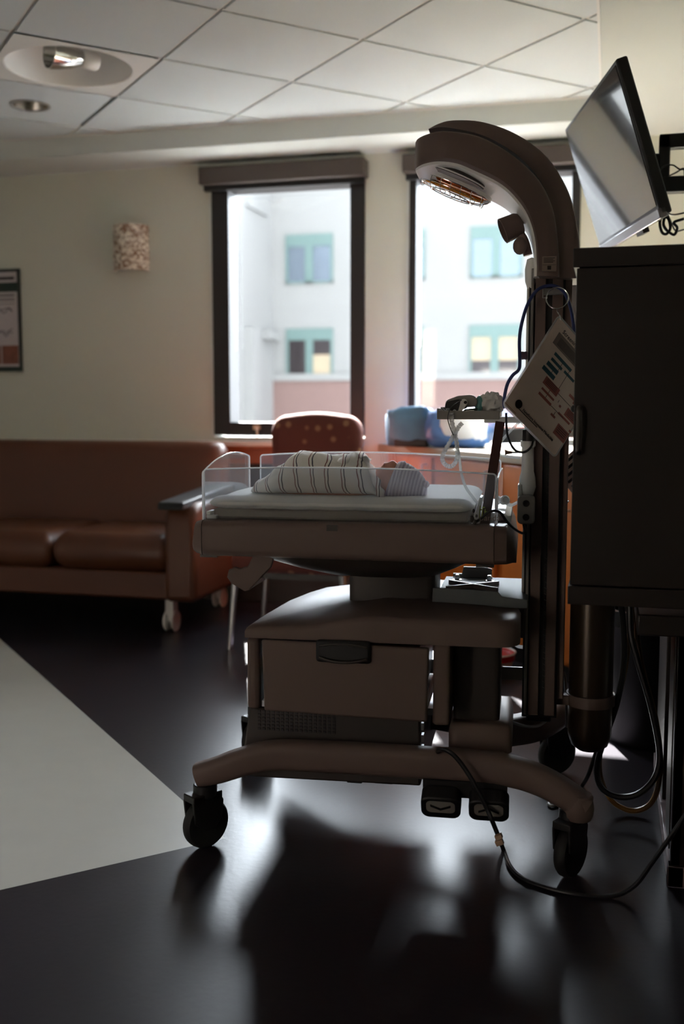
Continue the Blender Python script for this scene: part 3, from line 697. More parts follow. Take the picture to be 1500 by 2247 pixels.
cable('tv_cable', 'loose black cable hanging from the bracket towards the cabinet top', [at_y(*p, yv+.03) for p in ((1448, 402), (1452, 440), (1468, 478), (1480, 505), (1492, 506), (1515, 498))], .0025, M['cord'])
cable('tv_cable', 'black cable resting across the top bar of the television bracket', [at_y(*p, yv-.06) for p in ((1440, 385), (1455, 366), (1475, 362), (1495, 372), (1520, 355))], .0025, M['cord'])

# ------------------------------------------------------------------ infant warmer
wr = thing('infant_warmer', 'infant warmer trolley with arched heater hood on a column in the middle of the room', 'infant warmer', WO, WA)
SH, SD = M['shell'], M['shell_dark']
def part(mb, name, m, parent=wr, **k): return mb.build(name, m, parent, **k)

# bed tray: long moulded rail body with rounded shoulders, seams near both ends
def tray_ring(x, hy, z0, z1, r): return [Vector((x, p[0], (z0+z1)/2+p[1])) for p in rrect(hy, (z1-z0)/2, r, 5)]
m_ = MB(); m_.loft([tray_ring(x, .285, z0, .822, .018) for x, z0 in ((-.452, .733), (.268, .728))]); part(m_, 'bed_tray', SH, bevel=.0)
m_ = MB(); m_.loft([tray_ring(-.4535, .285, .733, .822, .018), tray_ring(-.478, .27, .735, .815, .03), tray_ring(-.493, .235, .737, .775, .018)]); part(m_, 'foot_end_cap', SH)
m_ = MB(); m_.loft([tray_ring(.2695, .285, .728, .823, .018), tray_ring(.298, .278, .728, .820, .02), tray_ring(.312, .26, .728, .795, .03), tray_ring(.321, .24, .728, .75, .01)]); part(m_, 'head_end_cap', SH)
m_ = MB(); m_.box(-.135, -.108, -.2862, -.284, .803, .818); part(m_, 'release_tab', SD)
for bx in ((-.475, -.43, -.23, -.18, .722, .736), (.225, .268, -.25, -.2, .718, .73)):
    m_ = MB(); m_.box(*bx); part(m_, 'under_clip', SD)
# bowl under the tray
rings = []
for z, x0, x1, hy in ((.732, -.37, .235, .26), (.715, -.33, .21, .25), (.695, -.26, .17, .225), (.678, -.18, .13, .19), (.668, -.10, .08, .14), (.665, -.05, .03, .08)):
    rings.append([Vector(((x0+x1)/2+p[0], p[1], z)) for p in rrect((x1-x0)/2, hy, min(hy, (x1-x0)/2)*.6, 6)])
m_ = MB(); m_.loft(rings); part(m_, 'bed_underside', SD, angle=60)
# fold-down scoop under the foot end
m_ = MB()
cv = catmull([(-.33, .735), (-.35, .70), (-.375, .685), (-.395, .668), (-.405, .655), (-.395, .645), (-.37, .63), (-.345, .625), (-.32, .64), (-.29, .67), (-.27, .70)], 4)
r1 = [Vector((p.x, -.225, p.y)) for p in cv]
outl = [(-.335, .733), (-.352, .70), (-.372, .694), (-.385, .698), (-.402, .69), (-.407, .672), (-.395, .655), (-.36, .636), (-.347, .640), (-.29, .70), (-.28, .733)]
m_.prism(outl, 'y', -.222, -.214); part(m_, 'side_scoop', SH, bevel=.003)
m_ = MB(); m_.loft([[Vector((p[0], y, p[1])) for p in ((-.407, .672), (-.395, .655), (-.36, .636), (-.347, .640), (-.352, .646), (-.362, .642), (-.393, .661), (-.402, .674))] for y in (-.222, -.15, -.06)]); part(m_, 'scoop_floor', SH)

# clear acrylic panels
def acr(poly, axis, a, b):
    m = MB(); m.prism(poly, axis, a, b); o = part(m, 'side_panel', [M['acrylic'], M['acrylic_edge']], bevel=0)
    for p in o.data.polygons:
        n = p.normal; big = abs(n.y if axis == 'y' else n.x) > .7
        p.material_index = 0 if big else 1; p.use_smooth = False
    md = (a+b)/2; run = [poly[1]]+poly[2:]+[poly[0]]
    e = MB(); e.tube([(p[0], md, p[1]) if axis == 'y' else (md, p[0], p[1]) for p in run], .0021, 8); part(e, 'polished_edge_glow', M['edge_bead'], o)  # pale bead added along the edge to draw its glow
    return o
def top_arc(x0, x1, z0, za, zm, zb, r=.008, n=14):
    pts = [(x0, z0), (x1, z0)]
    for k in range(5): a = R(90*k/4); pts.append((x1-r+r*math.cos(a), zb-r+r*math.sin(a)))
    for k in range(1, n): t_ = k/n; x = x1-r+(x0-x1+2*r)*t_; pts.append((x, zb+(za-zb)*t_+(zm-(za+zb)/2)*4*t_*(1-t_)))
    for k in range(5): a = R(90+90*k/4); pts.append((x0+r+r*math.cos(a), za-r+r*math.sin(a)))
    return pts
acr(top_arc(-.455, .270, .815, .948, .955, .944), 'y', -.252, -.247)
acr(top_arc(-.440, .268, .815, .962, .972, .954), 'y', .247, .252)
acr(top_arc(-.245, .200, .815, .942, .977, .962), 'x', -.463, -.458)
acr(top_arc(-.235, .235, .815, .93, .935, .93), 'x', .271, .2755)
tm = Matrix.Translation((.232, -.2525, .832)) @ Matrix.Rotation(R(90), 4, 'X')
text_obj('maker_lettering', 'panda', .021, M['print_grey'], wr, tm)
tm = Matrix.Translation((.236, -.2525, .826)) @ Matrix.Rotation(R(90), 4, 'X')
m_ = MB()
for k in range(3): m_.tube([(.232+.006*k, -.2535, .838), (.234+.006*k, -.2535, .868-.004*k)], .0012, 5)
for dx, dz in ((.0, .012), (.007, .018), (.012, .008)): m_.ell((.232+dx+.003, -.2535, .846+dz), (.004, .0008, .0018), 8)
part(m_, 'green_stalk_emblem', mat('green_print', '#7f8c3e', .5))
m_ = MB()
for c_, r_ in (((.218, .855), .005), ((.225, .843), .004), ((.214, .835), .009), ((.221, .828), .007)): m_.ell((c_[0], -.2535, c_[1]), (r_*.7, .0008, r_), 12)
part(m_, 'round_emblem', M['print_black'])
# corner brackets at the tray ends
m_ = MB(); m_.box(-.452, -.425, -.245, -.20, .822, .832); m_.box(-.452, -.44, -.245, -.20, .832, .842); part(m_, 'panel_latch', M['white_pl'], bevel=.002)
m_ = MB(); m_.prism([(.212, .822), (.232, .822), (.238, .885), (.231, .887)], 'y', -.235, -.16); part(m_, 'panel_latch', M['white_pl'], bevel=.002)
m_ = MB(); m_.loft([[Vector((x, p[0]+.02, .822+h*.5+p[1])) for p in rrect(w_, h*.5, .012, 4)] for x, w_, h in ((.215, .20, .012), (.25, .20, .022), (.29, .19, .02), (.305, .17, .006))]); part(m_, 'head_shelf', M['white_pl'])

# pedestal neck, transition to the column, shelf bracket
m_ = MB(); m_.loft([[Vector((.0+p[0], p[1], z)) for p in rrect(.113, .10, .02, 4)] for z in (.58, .67)]); part(m_, 'lift_neck', SD)
m_ = MB(); m_.prism([(.11, .60), (.35, .60), (.35, .622), (.285, .628), (.275, .64), (.112, .645)], 'y', -.14, -.13); m_.box(.12, .35, -.13, .20, .612, .620); part(m_, 'bracket_plate', M['zinc'], bevel=.001)
m_ = MB(); m_.prism([(.14, .62), (.25, .62), (.25, .645), (.235, .65), (.17, .65), (.165, .63), (.14, .63)], 'y', .195, .2)
part(m_, 'plate_flange', M['grey_pl'])
for sgn in (1, -1):
    m_ = MB(); m_.box(-.085, .085, -.003, .003, 0, .012, mat=Matrix.Translation((.205, .02, .62)) @ Matrix.Rotation(R(38*sgn), 4, 'Z')); part(m_, 'cross_rib', M['grey_pl'])
for x_, y_ in ((.155, .14), (.245, .14), (.155, -.11), (.245, -.11)):
    m_ = MB(); m_.lathe([(.014, .0), (.014, .003), (.008, .004), (.008, .012), (.005, .016), (.0001, .017)], (x_, y_, .62), 16); part(m_, 'bolt', M['chrome'])
m_ = MB(); m_.prism([(.11, .52), (.345, .52), (.345, .60), (.11, .60)], 'y', -.128, .19); part(m_, 'lift_arm', SD, bevel=.006)

# cart: moulded top cover
cover = MB(); rings = []
def cover_outline(z_off, ins, n=10):
    pl = []
    xa, xb, ya, yb = -.338+ins, .334-ins, -.305+ins, .285-ins
    pts = [(xa, ya), (xb-.06, ya)]
    for k in range(1, 7): a = R(-90+90*k/6); pts.append((xb-.06+.06*math.cos(a), ya+.06+.06*math.sin(a)))
    pts += [(xb, yb-.05)]
    for k in range(1, 6): a = R(90*k/5); pts.append((xb-.05+.05*math.cos(a), yb-.05+.05*math.sin(a)))
    pts += [(-.20, yb), (-.25, yb-.02), (-.285, .18), (-.315, .05), (-.332+ins*.4, -.15)]
    return pts
def zt(x):  # height of the cover's rim along its length
    return .556+.036*math.exp(-((x-.0)/.16)**2) + .034*max(0, min(1, (x-.05)/.2))
base_o = cover_outline(0, 0)
def dens(pts, d=.03):
    out = []
    for i in range(len(pts)):
        a, b = Vector(pts[i]), Vector(pts[(i+1) % len(pts)]); n = max(1, int((b-a).length/d))
        out += [a+(b-a)*(k/n) for k in range(n)]
    return out
do = dens(base_o)
cen = Vector((.0, .0))
def cr(f, dz, low=None):
    out = []
    for p in do:
        q = cen + (p-cen)*f; z = zt(p.x)+dz if low is None else low
        out.append(Vector((q.x, q.y, z)))
    return out
rings = [cr(.97, 0, .535), cr(1.0, 0, .535), cr(1.0, -.006), cr(.985, .004), cr(.96, .008)]
inner = []
for f in (.75, .5, .25, .02):
    ring = []
    for p, q in zip(do, cr(.96, .008)):
        g_ = cen+(p-cen)*(.96*f)
        ring.append(Vector((g_.x, g_.y, q.z*f+.606*(1-f)+.006*math.sin(math.pi*f))))
    inner.append(ring)
cover.loft(rings+inner); part(cover, 'cart_top', SH, angle=50)
# cart frame around the drawer
m_ = MB(); m_.box(-.337, -.303, -.297, .20, .35, .535); part(m_, 'cart_side', SH, bevel=.012, seg=3)
m_ = MB(); m_.box(.128, .168, -.297, -.10, .335, .535); part(m_, 'cart_side', SH, bevel=.008, seg=3)
m_ = MB(); m_.box(-.302, .127, .10, .20, .36, .40); m_.box(-.302, -.29, -.28, .2, .355, .37); m_.box(.115, .127, -.28, .2, .355, .372); part(m_, 'drawer_runner', M['steel'])
dr = MB(); dm = Matrix.Translation((-.09, -.303, .354)) @ Matrix.Rotation(R(-2), 4, 'X')
dr.prism([(-.198, .0), (.206, -.008), (.208, .172), (-.205, .178)], 'y', -.012, .012, mat=dm)
dro = part(dr, 'drawer', SH, bevel=.006, seg=3)
m_ = MB(); m_.box(-.262, .09, -.28, .12, .375, .515); part(m_, 'drawer_box', SD, dro)
hm = Matrix.Translation((-.088, -.317, .512))
m_ = MB(); m_.box(-.068, .068, -.004, .012, -.028, .028, mat=hm); hb = part(m_, 'drawer_handle', M['black'], dro, bevel=.008)
m_ = MB(); m_.tube(catmull([(-.058, -.006, -.014), (-.03, -.012, -.021), (0, -.013, -.023), (.03, -.012, -.021), (.058, -.006, -.014)], 5), .0035, 8)
m_.tube(catmull([(-.058, -.006, .014), (-.03, -.010, .019), (0, -.010, .021), (.03, -.010, .019), (.058, -.006, .014)], 5), .003, 8)
m_.v = [tuple(hm @ Vector(v)) for v in m_.v]; part(m_, 'handle_grip', SD, dro)
# electronics box under the drawer
m_ = MB(); m_.prism([(-.338, .348), (.095, .342), (.098, .17), (-.37, .165), (-.352, .25)], 'y', -.27, .17); part(m_, 'electronics_box', SD, bevel=.006)
m_ = MB()
for i in range(17):
    for j in range(6): m_.box(-.315+.012*i, -.308+.012*i, -.2725, -.269, .292+.009*j, .2975+.009*j)
part(m_, 'vent_grille', M['black'])
m_ = MB(); m_.prism([(-.375, .165), (-.35, .158), (-.34, .175), (-.36, .20)], 'y', -.26, .16); part(m_, 'corner_bumper', M['grey_pl'], bevel=.004)
m_ = MB()
for k in range(5): m_.box(.097, .103, -.262, -.24, .19+.03*k, .208+.03*k)
part(m_, 'hinge_clips', M['steel'])
m_ = MB(); m_.box(-.33, .09, -.20, .12, .150, .168); m_.box(-.2, -.14, -.2, -.16, .142, .15); m_.box(-.1, -.06, -.2, -.16, .14, .15); m_.box(-.03, .02, -.2, -.16, .143, .15); part(m_, 'bottom_pan', M['black'], bevel=.003)

# support post with its foot flange
m_ = MB(); m_.loft([[Vector((.228+p[0], -.10+p[1], z)) for p in rrect(.058, .10, .014, 4)] for z in (.27, .536)]); part(m_, 'support_post', SD)
m_ = MB(); m_.loft([[Vector((.240+p[0], -.10+p[1], z)) for p in rrect(hx, hy, .02, 4)] for z, hx, hy in ((.255, .078, .14), (.30, .078, .14), (.318, .074, .135), (.325, .066, .128))]); part(m_, 'post_foot', SH, angle=50)

# base rails and casters
def rail(pts, hz, hy, name):
    P = catmull(pts, 6); rings = []
    for i, p in enumerate(P):
        t = (P[min(i+1, len(P)-1)]-P[max(i-1, 0)]).normalized(); sd = Vector((t.y, -t.x, 0))
        if sd.length < .1: sd = Vector((0, -1, 0))
        sd.normalize(); u = sd.cross(t); u = u if u.z > 0 else -u
        h = hz(i/(len(P)-1)) if callable(hz) else hz
        rings.append([p+sd*a+u*b for a, b in rrect(hy, h, min(hy, h)*.75, 5)])
    m = MB(); m.loft(rings); return part(m, name, SH, angle=50)
rail([(-.455, -.33, .185), (-.40, -.33, .203), (-.34, -.325, .225), (-.26, -.315, .243), (-.1, -.31, .246), (.08, -.31, .246), (.22, -.312, .246), (.32, -.32, .241), (.39, -.33, .225), (.45, -.34, .198), (.492, -.345, .172)], lambda t: .030+.008*math.sin(math.pi*t), .03, 'base_rail')
rail([(-.430, .34, .185), (-.40, .335, .203), (-.34, .31, .225), (-.26, .27, .243), (-.10, .18, .246), (.08, .09, .246), (.20, .03, .246)], lambda t: .034+.008*math.sin(math.pi*t), .034, 'base_rail')
rail([(.24, -.03, .235), (.31, .0, .238), (.375, .07, .234), (.425, .17, .232), (.452, .27, .225), (.455, .33, .205), (.450, .365, .185)], lambda t: .036+.006*math.sin(math.pi*t), .036, 'base_rail')
m_ = MB(); m_.box(.165, .31, -.31, .26, .215, .262); m_.box(-.25, -.16, -.30, .28, .215, .25); part(m_, 'cross_beam', SH, bevel=.01)
def caster(x, y, ang, zt_):
    mtx = Matrix.Translation((x, y, 0)) @ Matrix.Rotation(R(ang), 4, 'Z')
    m_ = MB(); m_.lathe([(.0001, .13), (.026, .13), (.030, .135), (.030, zt_), (.0001, zt_)], seg=24, mat=mtx)
    m_.prism([(-.046, .075), (-.052, .13), (-.028, .145), (.026, .145), (.040, .12), (.034, .075), (.012, .05), (-.012, .05)], 'y', -.024, -.017, mat=mtx)
    m_.prism([(-.046, .075), (-.052, .13), (-.028, .145), (.026, .145), (.040, .12), (.034, .075), (.012, .05), (-.012, .05)], 'y', .017, .024, mat=mtx)
    m_.box(-.05, .036, -.024, .024, .126, .145, mat=mtx)
    fo = part(m_, 'caster', M['black'], bevel=.003)
    mw = mtx @ Matrix.Translation((0, 0, .0635)) @ Matrix.Rotation(R(90), 4, 'X')
    m_ = MB(); m_.lathe([(.0001, -.010), (.036, -.010), (.046, -.014), (.058, -.0145), (.0625, -.009), (.0635, 0), (.0625, .009), (.058, .0145), (.046, .014), (.036, .010), (.0001, .010)], seg=40, mat=mw)
    part(m_, 'wheel', M['rubber'], fo)
    m_ = MB(); m_.lathe([(.0001, -.0145), (.012, -.0145), (.03, -.011), (.034, -.0115)], seg=24, mat=mw); part(m_, 'wheel_hub', M['shell_dark'], fo)
caster(-.437, -.33, 52, .165); caster(.460, -.335, 60, .165); caster(.447, .36, 35, .17); caster(-.478, .33, 62, .17)
m_ = MB(); m_.lathe([(.0001, .145), (.03, .145), (.034, .155), (.036, .17), (.03, .205), (.0001, .215)], (.475, -.342, 0), 20); part(m_, 'rail_end_knuckle', SH)

# foot pedals
for k, x_ in enumerate((.155, .268)):
    pm = Matrix.Translation((x_, -.345, .165)) @ Matrix.Rotation(R(28), 4, 'X')
    m_ = MB(); m_.loft([[pm @ Vector((p[0], y, p[1])) for p in rrect(.047, .034, .02, 5)] for y in (-.022, .02)]); po_ = part(m_, 'foot_pedal', M['black'], bevel=.004)
    m_ = MB(); m_.loft([[pm @ Vector((p[0], y, p[1]+.006)) for p in rrect(.034, .019, .012, 5)] for y in (-.0235, -.02)]); part(m_, 'pedal_pad', M['grey_pl'], po_)
    s_ = 1 if k else -1
    m_ = MB()
    for sg in (-1, 1): m_.prism([(0, .0065*s_+.003), (0, .0065*s_+.009), (sg*.024, -.0055*s_+.009), (sg*.024, -.0055*s_+.003)], 'y', -.0252, -.0234, mat=pm)
    part(m_, 'chevron', M['black'], po_)
m_ = MB(); m_.box(.11, .31, -.34, -.30, .175, .215); part(m_, 'pedal_bracket', M['black'])

# column
m_ = MB(); m_.box(.340, .430, -.04, .05, .292, 1.45); part(m_, 'column_core', M['black'])
for x0, x1 in ((.345, .352), (.356, .382), (.398, .424)):
    m_ = MB(); m_.box(x0, x1, -.052, .055, .30, 1.45); part(m_, 'column_rail', SH if x0 > .35 else M['grey_pl'], bevel=.002)
m_ = MB(); m_.box(.426, .447, -.03, .06, .34, 1.47); part(m_, 'column_rail', SH, bevel=.003)
m_ = MB(); m_.box(.334, .341, -.02, .045, .60, 1.44); part(m_, 'edge_strip', M['white_pl'], bevel=.002)
m_ = MB()
for k in range(60): m_.prism([(.392, 0), (.399, .004), (.399, .010), (.392, .014)], 'y', -.043, -.04, mat=Matrix.Translation((0, 0, .36+.0155*k)))
part(m_, 'rack_teeth', M['black'])
m_ = MB(); m_.box(.352, .416, -.048, .052, .282, .300); part(m_, 'column_foot', M['black'], bevel=.004)
for bx in ((.285, .345, -.03, -.02, .385, .42), (.285, .345, .0, .01, .52, .55)):
    m_ = MB(); m_.box(*bx); part(m_, 'column_strut', M['grey_pl'], bevel=.002)
for z0, xx in ((1.215, .326), ):
    m_ = MB(); m_.lathe([(.0001, 0), (.010, 0), (.011, .004), (.010, .008), (.011, .012), (.010, .016), (.011, .02), (.0001, .024)], (.338, -.02, 1.235), 16, mat=Matrix.Rotation(R(-90), 4, 'Y')); part(m_, 'side_knob', mat('plum_knob', '#5d4552', .4))
m_ = MB(); m_.prism([(.345, 1.205), (.345, 1.16), (.325, 1.18), (.33, 1.19)], 'y', -.03, .02); part(m_, 'side_clip', M['white_pl'], bevel=.003)
# hook plate with chrome frame near the column head
m_ = MB(); m_.box(.374, .424, -.075, -.05, 1.383, 1.397); m_.tube([(.374, -.076, 1.397), (.374, -.076, 1.374), (.385, -.076, 1.374)], .002, 6); part(m_, 'hook_plate', M['grey_pl'], bevel=.002)
# clamp with socket at the bed's head end
m_ = MB(); m_.loft([[Vector((.342+p[0], -.06+y, .845+p[1])) for p in rrect(.022, .036, .012, 4)] for y in (-.05, .03)]); cl_ = part(m_, 'socket_box', M['grey_pl'], bevel=.003)
for zc in (.862, .827):
    m_ = MB(); m_.lathe([(.0001, 0), (.009, 0), (.007, .004), (.0001, .003)], (.342, -.109, zc), 16, mat=Matrix.Rotation(R(90), 4, 'X')); part(m_, 'socket', M['black'], cl_)
m_ = MB(); m_.box(.320, .332, -.08, -.02, .855, .908); part(m_, 'clamp_plate', M['white_pl'], bevel=.004)
m_ = MB(); m_.lathe([(.0001, .875), (.016, .88), (.022, .90), (.02, .925), (.016, .94), (.015, 1.00), (.019, 1.005), (.019, 1.018), (.0001, 1.02)], (.344, -.06, 0), 24); part(m_, 'canister', M['white_pl'], angle=50)
m_ = MB(); m_.lathe([(.0001, 0), (.017, 0), (.017, .028), (.014, .03), (.0001, .03)], (.346, -.085, 1.018), 20); m_.box(.33, .346, -.1, -.08, 1.02, 1.045); part(m_, 'knurled_knob', M['black'])

# ring that carries the gas cylinder
TX, TY = .519, .02
m_ = MB(); rr_ = [Vector((TX+.0635*math.cos(a), TY+.0635*math.sin(a), 0)) for a in [2*math.pi*k/48 for k in range(48)]]
ro = [[p+Vector((0, 0, z)) for p in rr_] for z in (.318, .348)]
ri = [[Vector((TX+.0585*math.cos(a), TY+.0585*math.sin(a), z)) for a in [2*math.pi*k/48 for k in range(48)]] for z in (.348, .318)]
m_.loft(ro+ri+[ro[0]], caps=False); m_.box(.415, .462, -.012, .012, .32, .346); part(m_, 'cylinder_ring', SH)

# hood: lofted arch, traced front lower edge and shoulder seam
ST = [((909, 372), (911, 312), .035), ((916, 364), (916, 303), .085), ((932, 356), (935, 293), .115), ((960, 351), (971, 285), .138), ((1000, 355), (1029, 291), .150), ((1040, 371), (1072, 306), .153),
      ((1093, 397), (1120, 335), .150), ((1128, 427), (1163, 372), .142), ((1157, 469), (1192, 410), .130), ((1173, 520), (1214, 465), .118), ((1177, 573), (1224, 540), .108), ((1177, 605), (1226, 606), .104)]
cl, ct, cw_ = [], [], []
for l, t_, wv_ in ST:
    a = wl(*l, -wv_); b = wl(*t_, -wv_); cl.append(Vector((a.x, 0, a.z))); ct.append(Vector((b.x, 0, b.z))); cw_.append(Vector((wv_, 0, 0)))
L_, T_, W_ = catmull(cl, 5), catmull(ct, 5), catmull(cw_, 5)
rings = []
for l, t_, w_ in zip(L_, T_, W_):
    w_ = max(.02, w_.x); d = t_-l; n = 6; ring = []
    for y, f in ((-w_*.93, -.0), (-w_, .08), (-w_, .5), (-w_*.995, .90), (-w_*.95, .985), (-w_*.86, 1.02), (0, 1.03), (w_*.86, 1.02), (w_*.95, .985), (w_*.995, .90), (w_, .5), (w_, .08), (w_*.93, 0), (0, .02)):
        p = l+d*f; ring.append(Vector((p.x, y, p.z)))
    rings.append(ring)
m_ = MB(); m_.loft(rings); hood = part(m_, 'hood', SH, angle=60)
# white underside strip of the hood
rings = []
for l, t_, w_ in list(zip(L_, T_, W_))[2:]:
    w_ = w_.x*.90; u = (l-t_).normalized()
    rings.append([Vector(((l+u*o_).x, y, (l+u*o_).z)) for y, o_ in ((-w_, -.004), (-w_*.96, .006), (-w_*.5, .008), (0, .008), (w_*.5, .008), (w_*.96, .006), (w_, -.004), (0, -.012))])
m_ = MB(); m_.loft(rings); part(m_, 'hood_liner', M['white_pl'], hood, angle=50)
# raised spine on top of the arch
SPT = [((940, 285), (942, 289)), ((962, 273), (968, 284)), ((990, 265), (1000, 287)), ((1040, 265), (1050, 297)), ((1085, 275), (1098, 318)), ((1125, 291), (1142, 348)), ((1165, 315), (1178, 387)), ((1202, 347), (1204, 432)), ((1230, 388), (1218, 480)), ((1252, 435), (1224, 530)), ((1267, 500), (1226, 575)), ((1272, 545), (1226, 600)), ((1273, 612), (1226, 612))]
so, si = [], []
for o_, i_ in SPT:
    a = wl(*o_, -.06); b = wl(*i_, -.06); so.append(Vector((a.x, 0, a.z))); si.append(Vector((b.x, 0, b.z)))
so, si = catmull(so, 4), catmull(si, 4)
rings = []
for o_, i_ in zip(so, si):
    w_ = .075; d = o_-i_
    rings.append([Vector(((i_+d*f).x, y, (i_+d*f).z)) for y, f in ((-w_*1.15, -.1), (-w_*1.05, .25), (-w_, .6), (-w_*.93, .92), (-w_*.8, 1.0), (0, 1.02), (w_*.8, 1.0), (w_*.93, .92), (w_, .6), (w_*1.05, .25), (w_*1.15, -.1))])
m_ = MB(); m_.loft(rings); part(m_, 'hood_spine', SH, hood, angle=60)
# heater opening: local frame on the underside
hc = wl(1003, 392, .045); hp1 = wl(920, 366, 0.0); hp2 = wl(1085, 432, 0.0)
ux = Vector((hp2.x-hp1.x, 0, hp2.z-hp1.z)).normalized(); uy = Vector((0, 1, 0)); un = ux.cross(uy).normalized()
if un.z > 0: un = -un
hfr = Matrix.Identity(4)
for i, v in enumerate((ux, uy, un)):
    for j in range(3): hfr[j][i] = v[j]
lm_ = L_[20]
# centre of the opening on the liner surface
ctr = None; best = 9
for i in range(10, 32):
    if abs((L_[i].x) - .150) < best: best = abs(L_[i].x-.150); ctr = L_[i]
hfr.translation = Vector((ctr.x, .052, ctr.z)) + un*.017
m_ = MB(); N = 40
def elr(a, b, z): return [hfr @ Vector((a*math.cos(2*math.pi*k/N), b*math.sin(2*math.pi*k/N), z)) for k in range(N)]
m_.loft([elr(.104, .080, -.002), elr(.104, .080, .006), elr(.096, .072, .006), elr(.091, .067, -.002)], caps=False); part(m_, 'heater_rim', M['white_pl'], hood)
m_ = MB(); m_.loft([elr(.092, .069, .0045), elr(.06, .04, .0015), elr(.012, .01, .001)]); part(m_, 'heater_reflector', M['amber'], hood)
m_ = MB(); m_.tube([hfr @ Vector((-.085, 0, .012)), hfr @ Vector((.085, 0, .012))], .006, 12); part(m_, 'heating_rod', mat('bronze_rod', '#c58a3c', .2, metal=1), hood)
m_ = MB()
for f, z in ((1, .008), (.86, .020), (.55, .028)): m_.tube(elr(.101*f, .078*f, z), .0013, 6, closed=True)
for k in range(7):
    x = -.084+.028*k; yy = .078*math.sqrt(max(0, 1-(x/.101)**2))
    m_.tube([hfr @ Vector((x, yy*math.cos(a), .008+.022*math.sin(a))) for a in [math.pi*q/10 for q in range(11)]], .0012, 6)
m_.tube([hfr @ Vector((.101*math.cos(a), 0, .008+.022*math.sin(a))) for a in [math.pi*q/14 for q in range(15)]], .0013, 6)
part(m_, 'wire_guard', M['chrome'], hood)
hm_ = [(-.075, -.097), (.085, -.097)]
for k in range(1, 12): a = math.pi*k/12; hm_.append((.005+.08*math.cos(a), -.097-.055*math.sin(a)))
m_ = MB(); m_.prism(hm_, 'z', -.012, .001, mat=hfr); part(m_, 'half_moon_window', SD, hood)
m_ = MB(); m_.tube([hfr @ Vector((p[0]*1.06, (p[1]+.12)*1.09-.12, -.002)) for p in hm_], .002, 6, closed=True); part(m_, 'window_trim', M['white_pl'], hood)
# task lamp under the arch
m_ = MB(); b0, b1 = wl(1108, 520, .02), wl(1145, 495, .02)
ax = (b0-b1).normalized(); q_ = ax.to_track_quat('Z', 'Y').to_matrix().to_4x4()
la = wl(1141, 500, .02); lb_ = wl(1112, 492, .02); ax = (lb_-la).normalized(); ax = Vector((-.8, -.15, -.35)).normalized(); q_ = ax.to_track_quat('Z', 'Y').to_matrix().to_4x4()
m_.lathe([(.0001, -.02), (.026, -.02), (.031, -.01), (.033, .03), (.030, .031), (.028, .015), (.0001, .012)], wl(1126, 497, .02), 28, mat=q_); tl = part(m_, 'task_lamp', SH, hood)
m_ = MB(); m_.tube(catmull([wl(1140, 480, .02), wl(1137, 505, .02), wl(1150, 530, .02), wl(1158, 560, .02)], 4), .012, 10); m_.ell(wl(1140, 540, .0), (.018, .018, .022), 14); part(m_, 'lamp_joint', SH, tl)
m_ = MB(); m_.lathe([(.0001, 1.40), (.010, 1.402), (.016, 1.42), (.017, 1.45), (.012, 1.475), (.0001, 1.48)], (.345, -.03, 0), 18); part(m_, 'hood_skirt', M['white_pl'], hood)
lab = wl(1189, 563, -.109); lab2 = wl(1220, 595, -.109)
m_ = MB(); m_.box(lab.x, lab2.x, -.1112, -.106, lab2.z, lab.z); lo_ = part(m_, 'warning_label', M['print_grey'], hood)
m_ = MB(); zz = (lab.z+lab2.z)/2
for k in range(4): m_.box(lab.x+.004, lab2.x-.004-.004*(k % 2), -.1118, -.111, lab.z-.005-.0035*k, lab.z-.0035-.0035*k)
m_.box(lab.x+.001, lab2.x-.001, -.1118, -.111, zz-.003, zz-.0022); m_.box(lab.x+.013, lab.x+.022, -.1118, -.111, zz-.014, zz-.005); part(m_, 'label_print', M['print_black'], lo_)

# instrument shelf on its arm
m_ = MB(); m_.box(.118, .272, -.10, .16, 1.079, 1.083); m_.box(.118, .272, -.104, -.10, 1.072, 1.094); m_.box(.118, .272, .156, .16, 1.072, 1.094); m_.box(.115, .119, -.104, .16, 1.072, 1.100); m_.box(.268, .272, -.104, .16, 1.072, 1.094)
part(m_, 'instrument_shelf', M['grey_pl'], bevel=.0015)
m_ = MB(); m_.box(.23, .345, -.01, .03, 1.062, 1.078); part(m_, 'shelf_arm', M['white_pl'], bevel=.003)

# ------------------------------------------------------------------ gas cylinder hanging in the ring
tk = thing('gas_cylinder', 'olive bronze gas cylinder hanging upright in a ring on the heater column', 'gas cylinder', wworld((TX, TY, .19)), WA)
m_ = MB(); m_.lathe([(.0001, 0), (.03, .004), (.048, .018), (.0565, .045), (.0575, .07), (.0575, .52), (.05, .555), (.03, .58), (.018, .59), (.018, .61), (.0001, .61)], seg=48); part(m_, 'cylinder_body', M['tank'], tk, angle=60)
m_ = MB(); m_.lathe([(.016, .61), (.022, .615), (.022, .65), (.014, .66), (.0001, .66)], seg=20); part(m_, 'valve', M['steel'], tk)

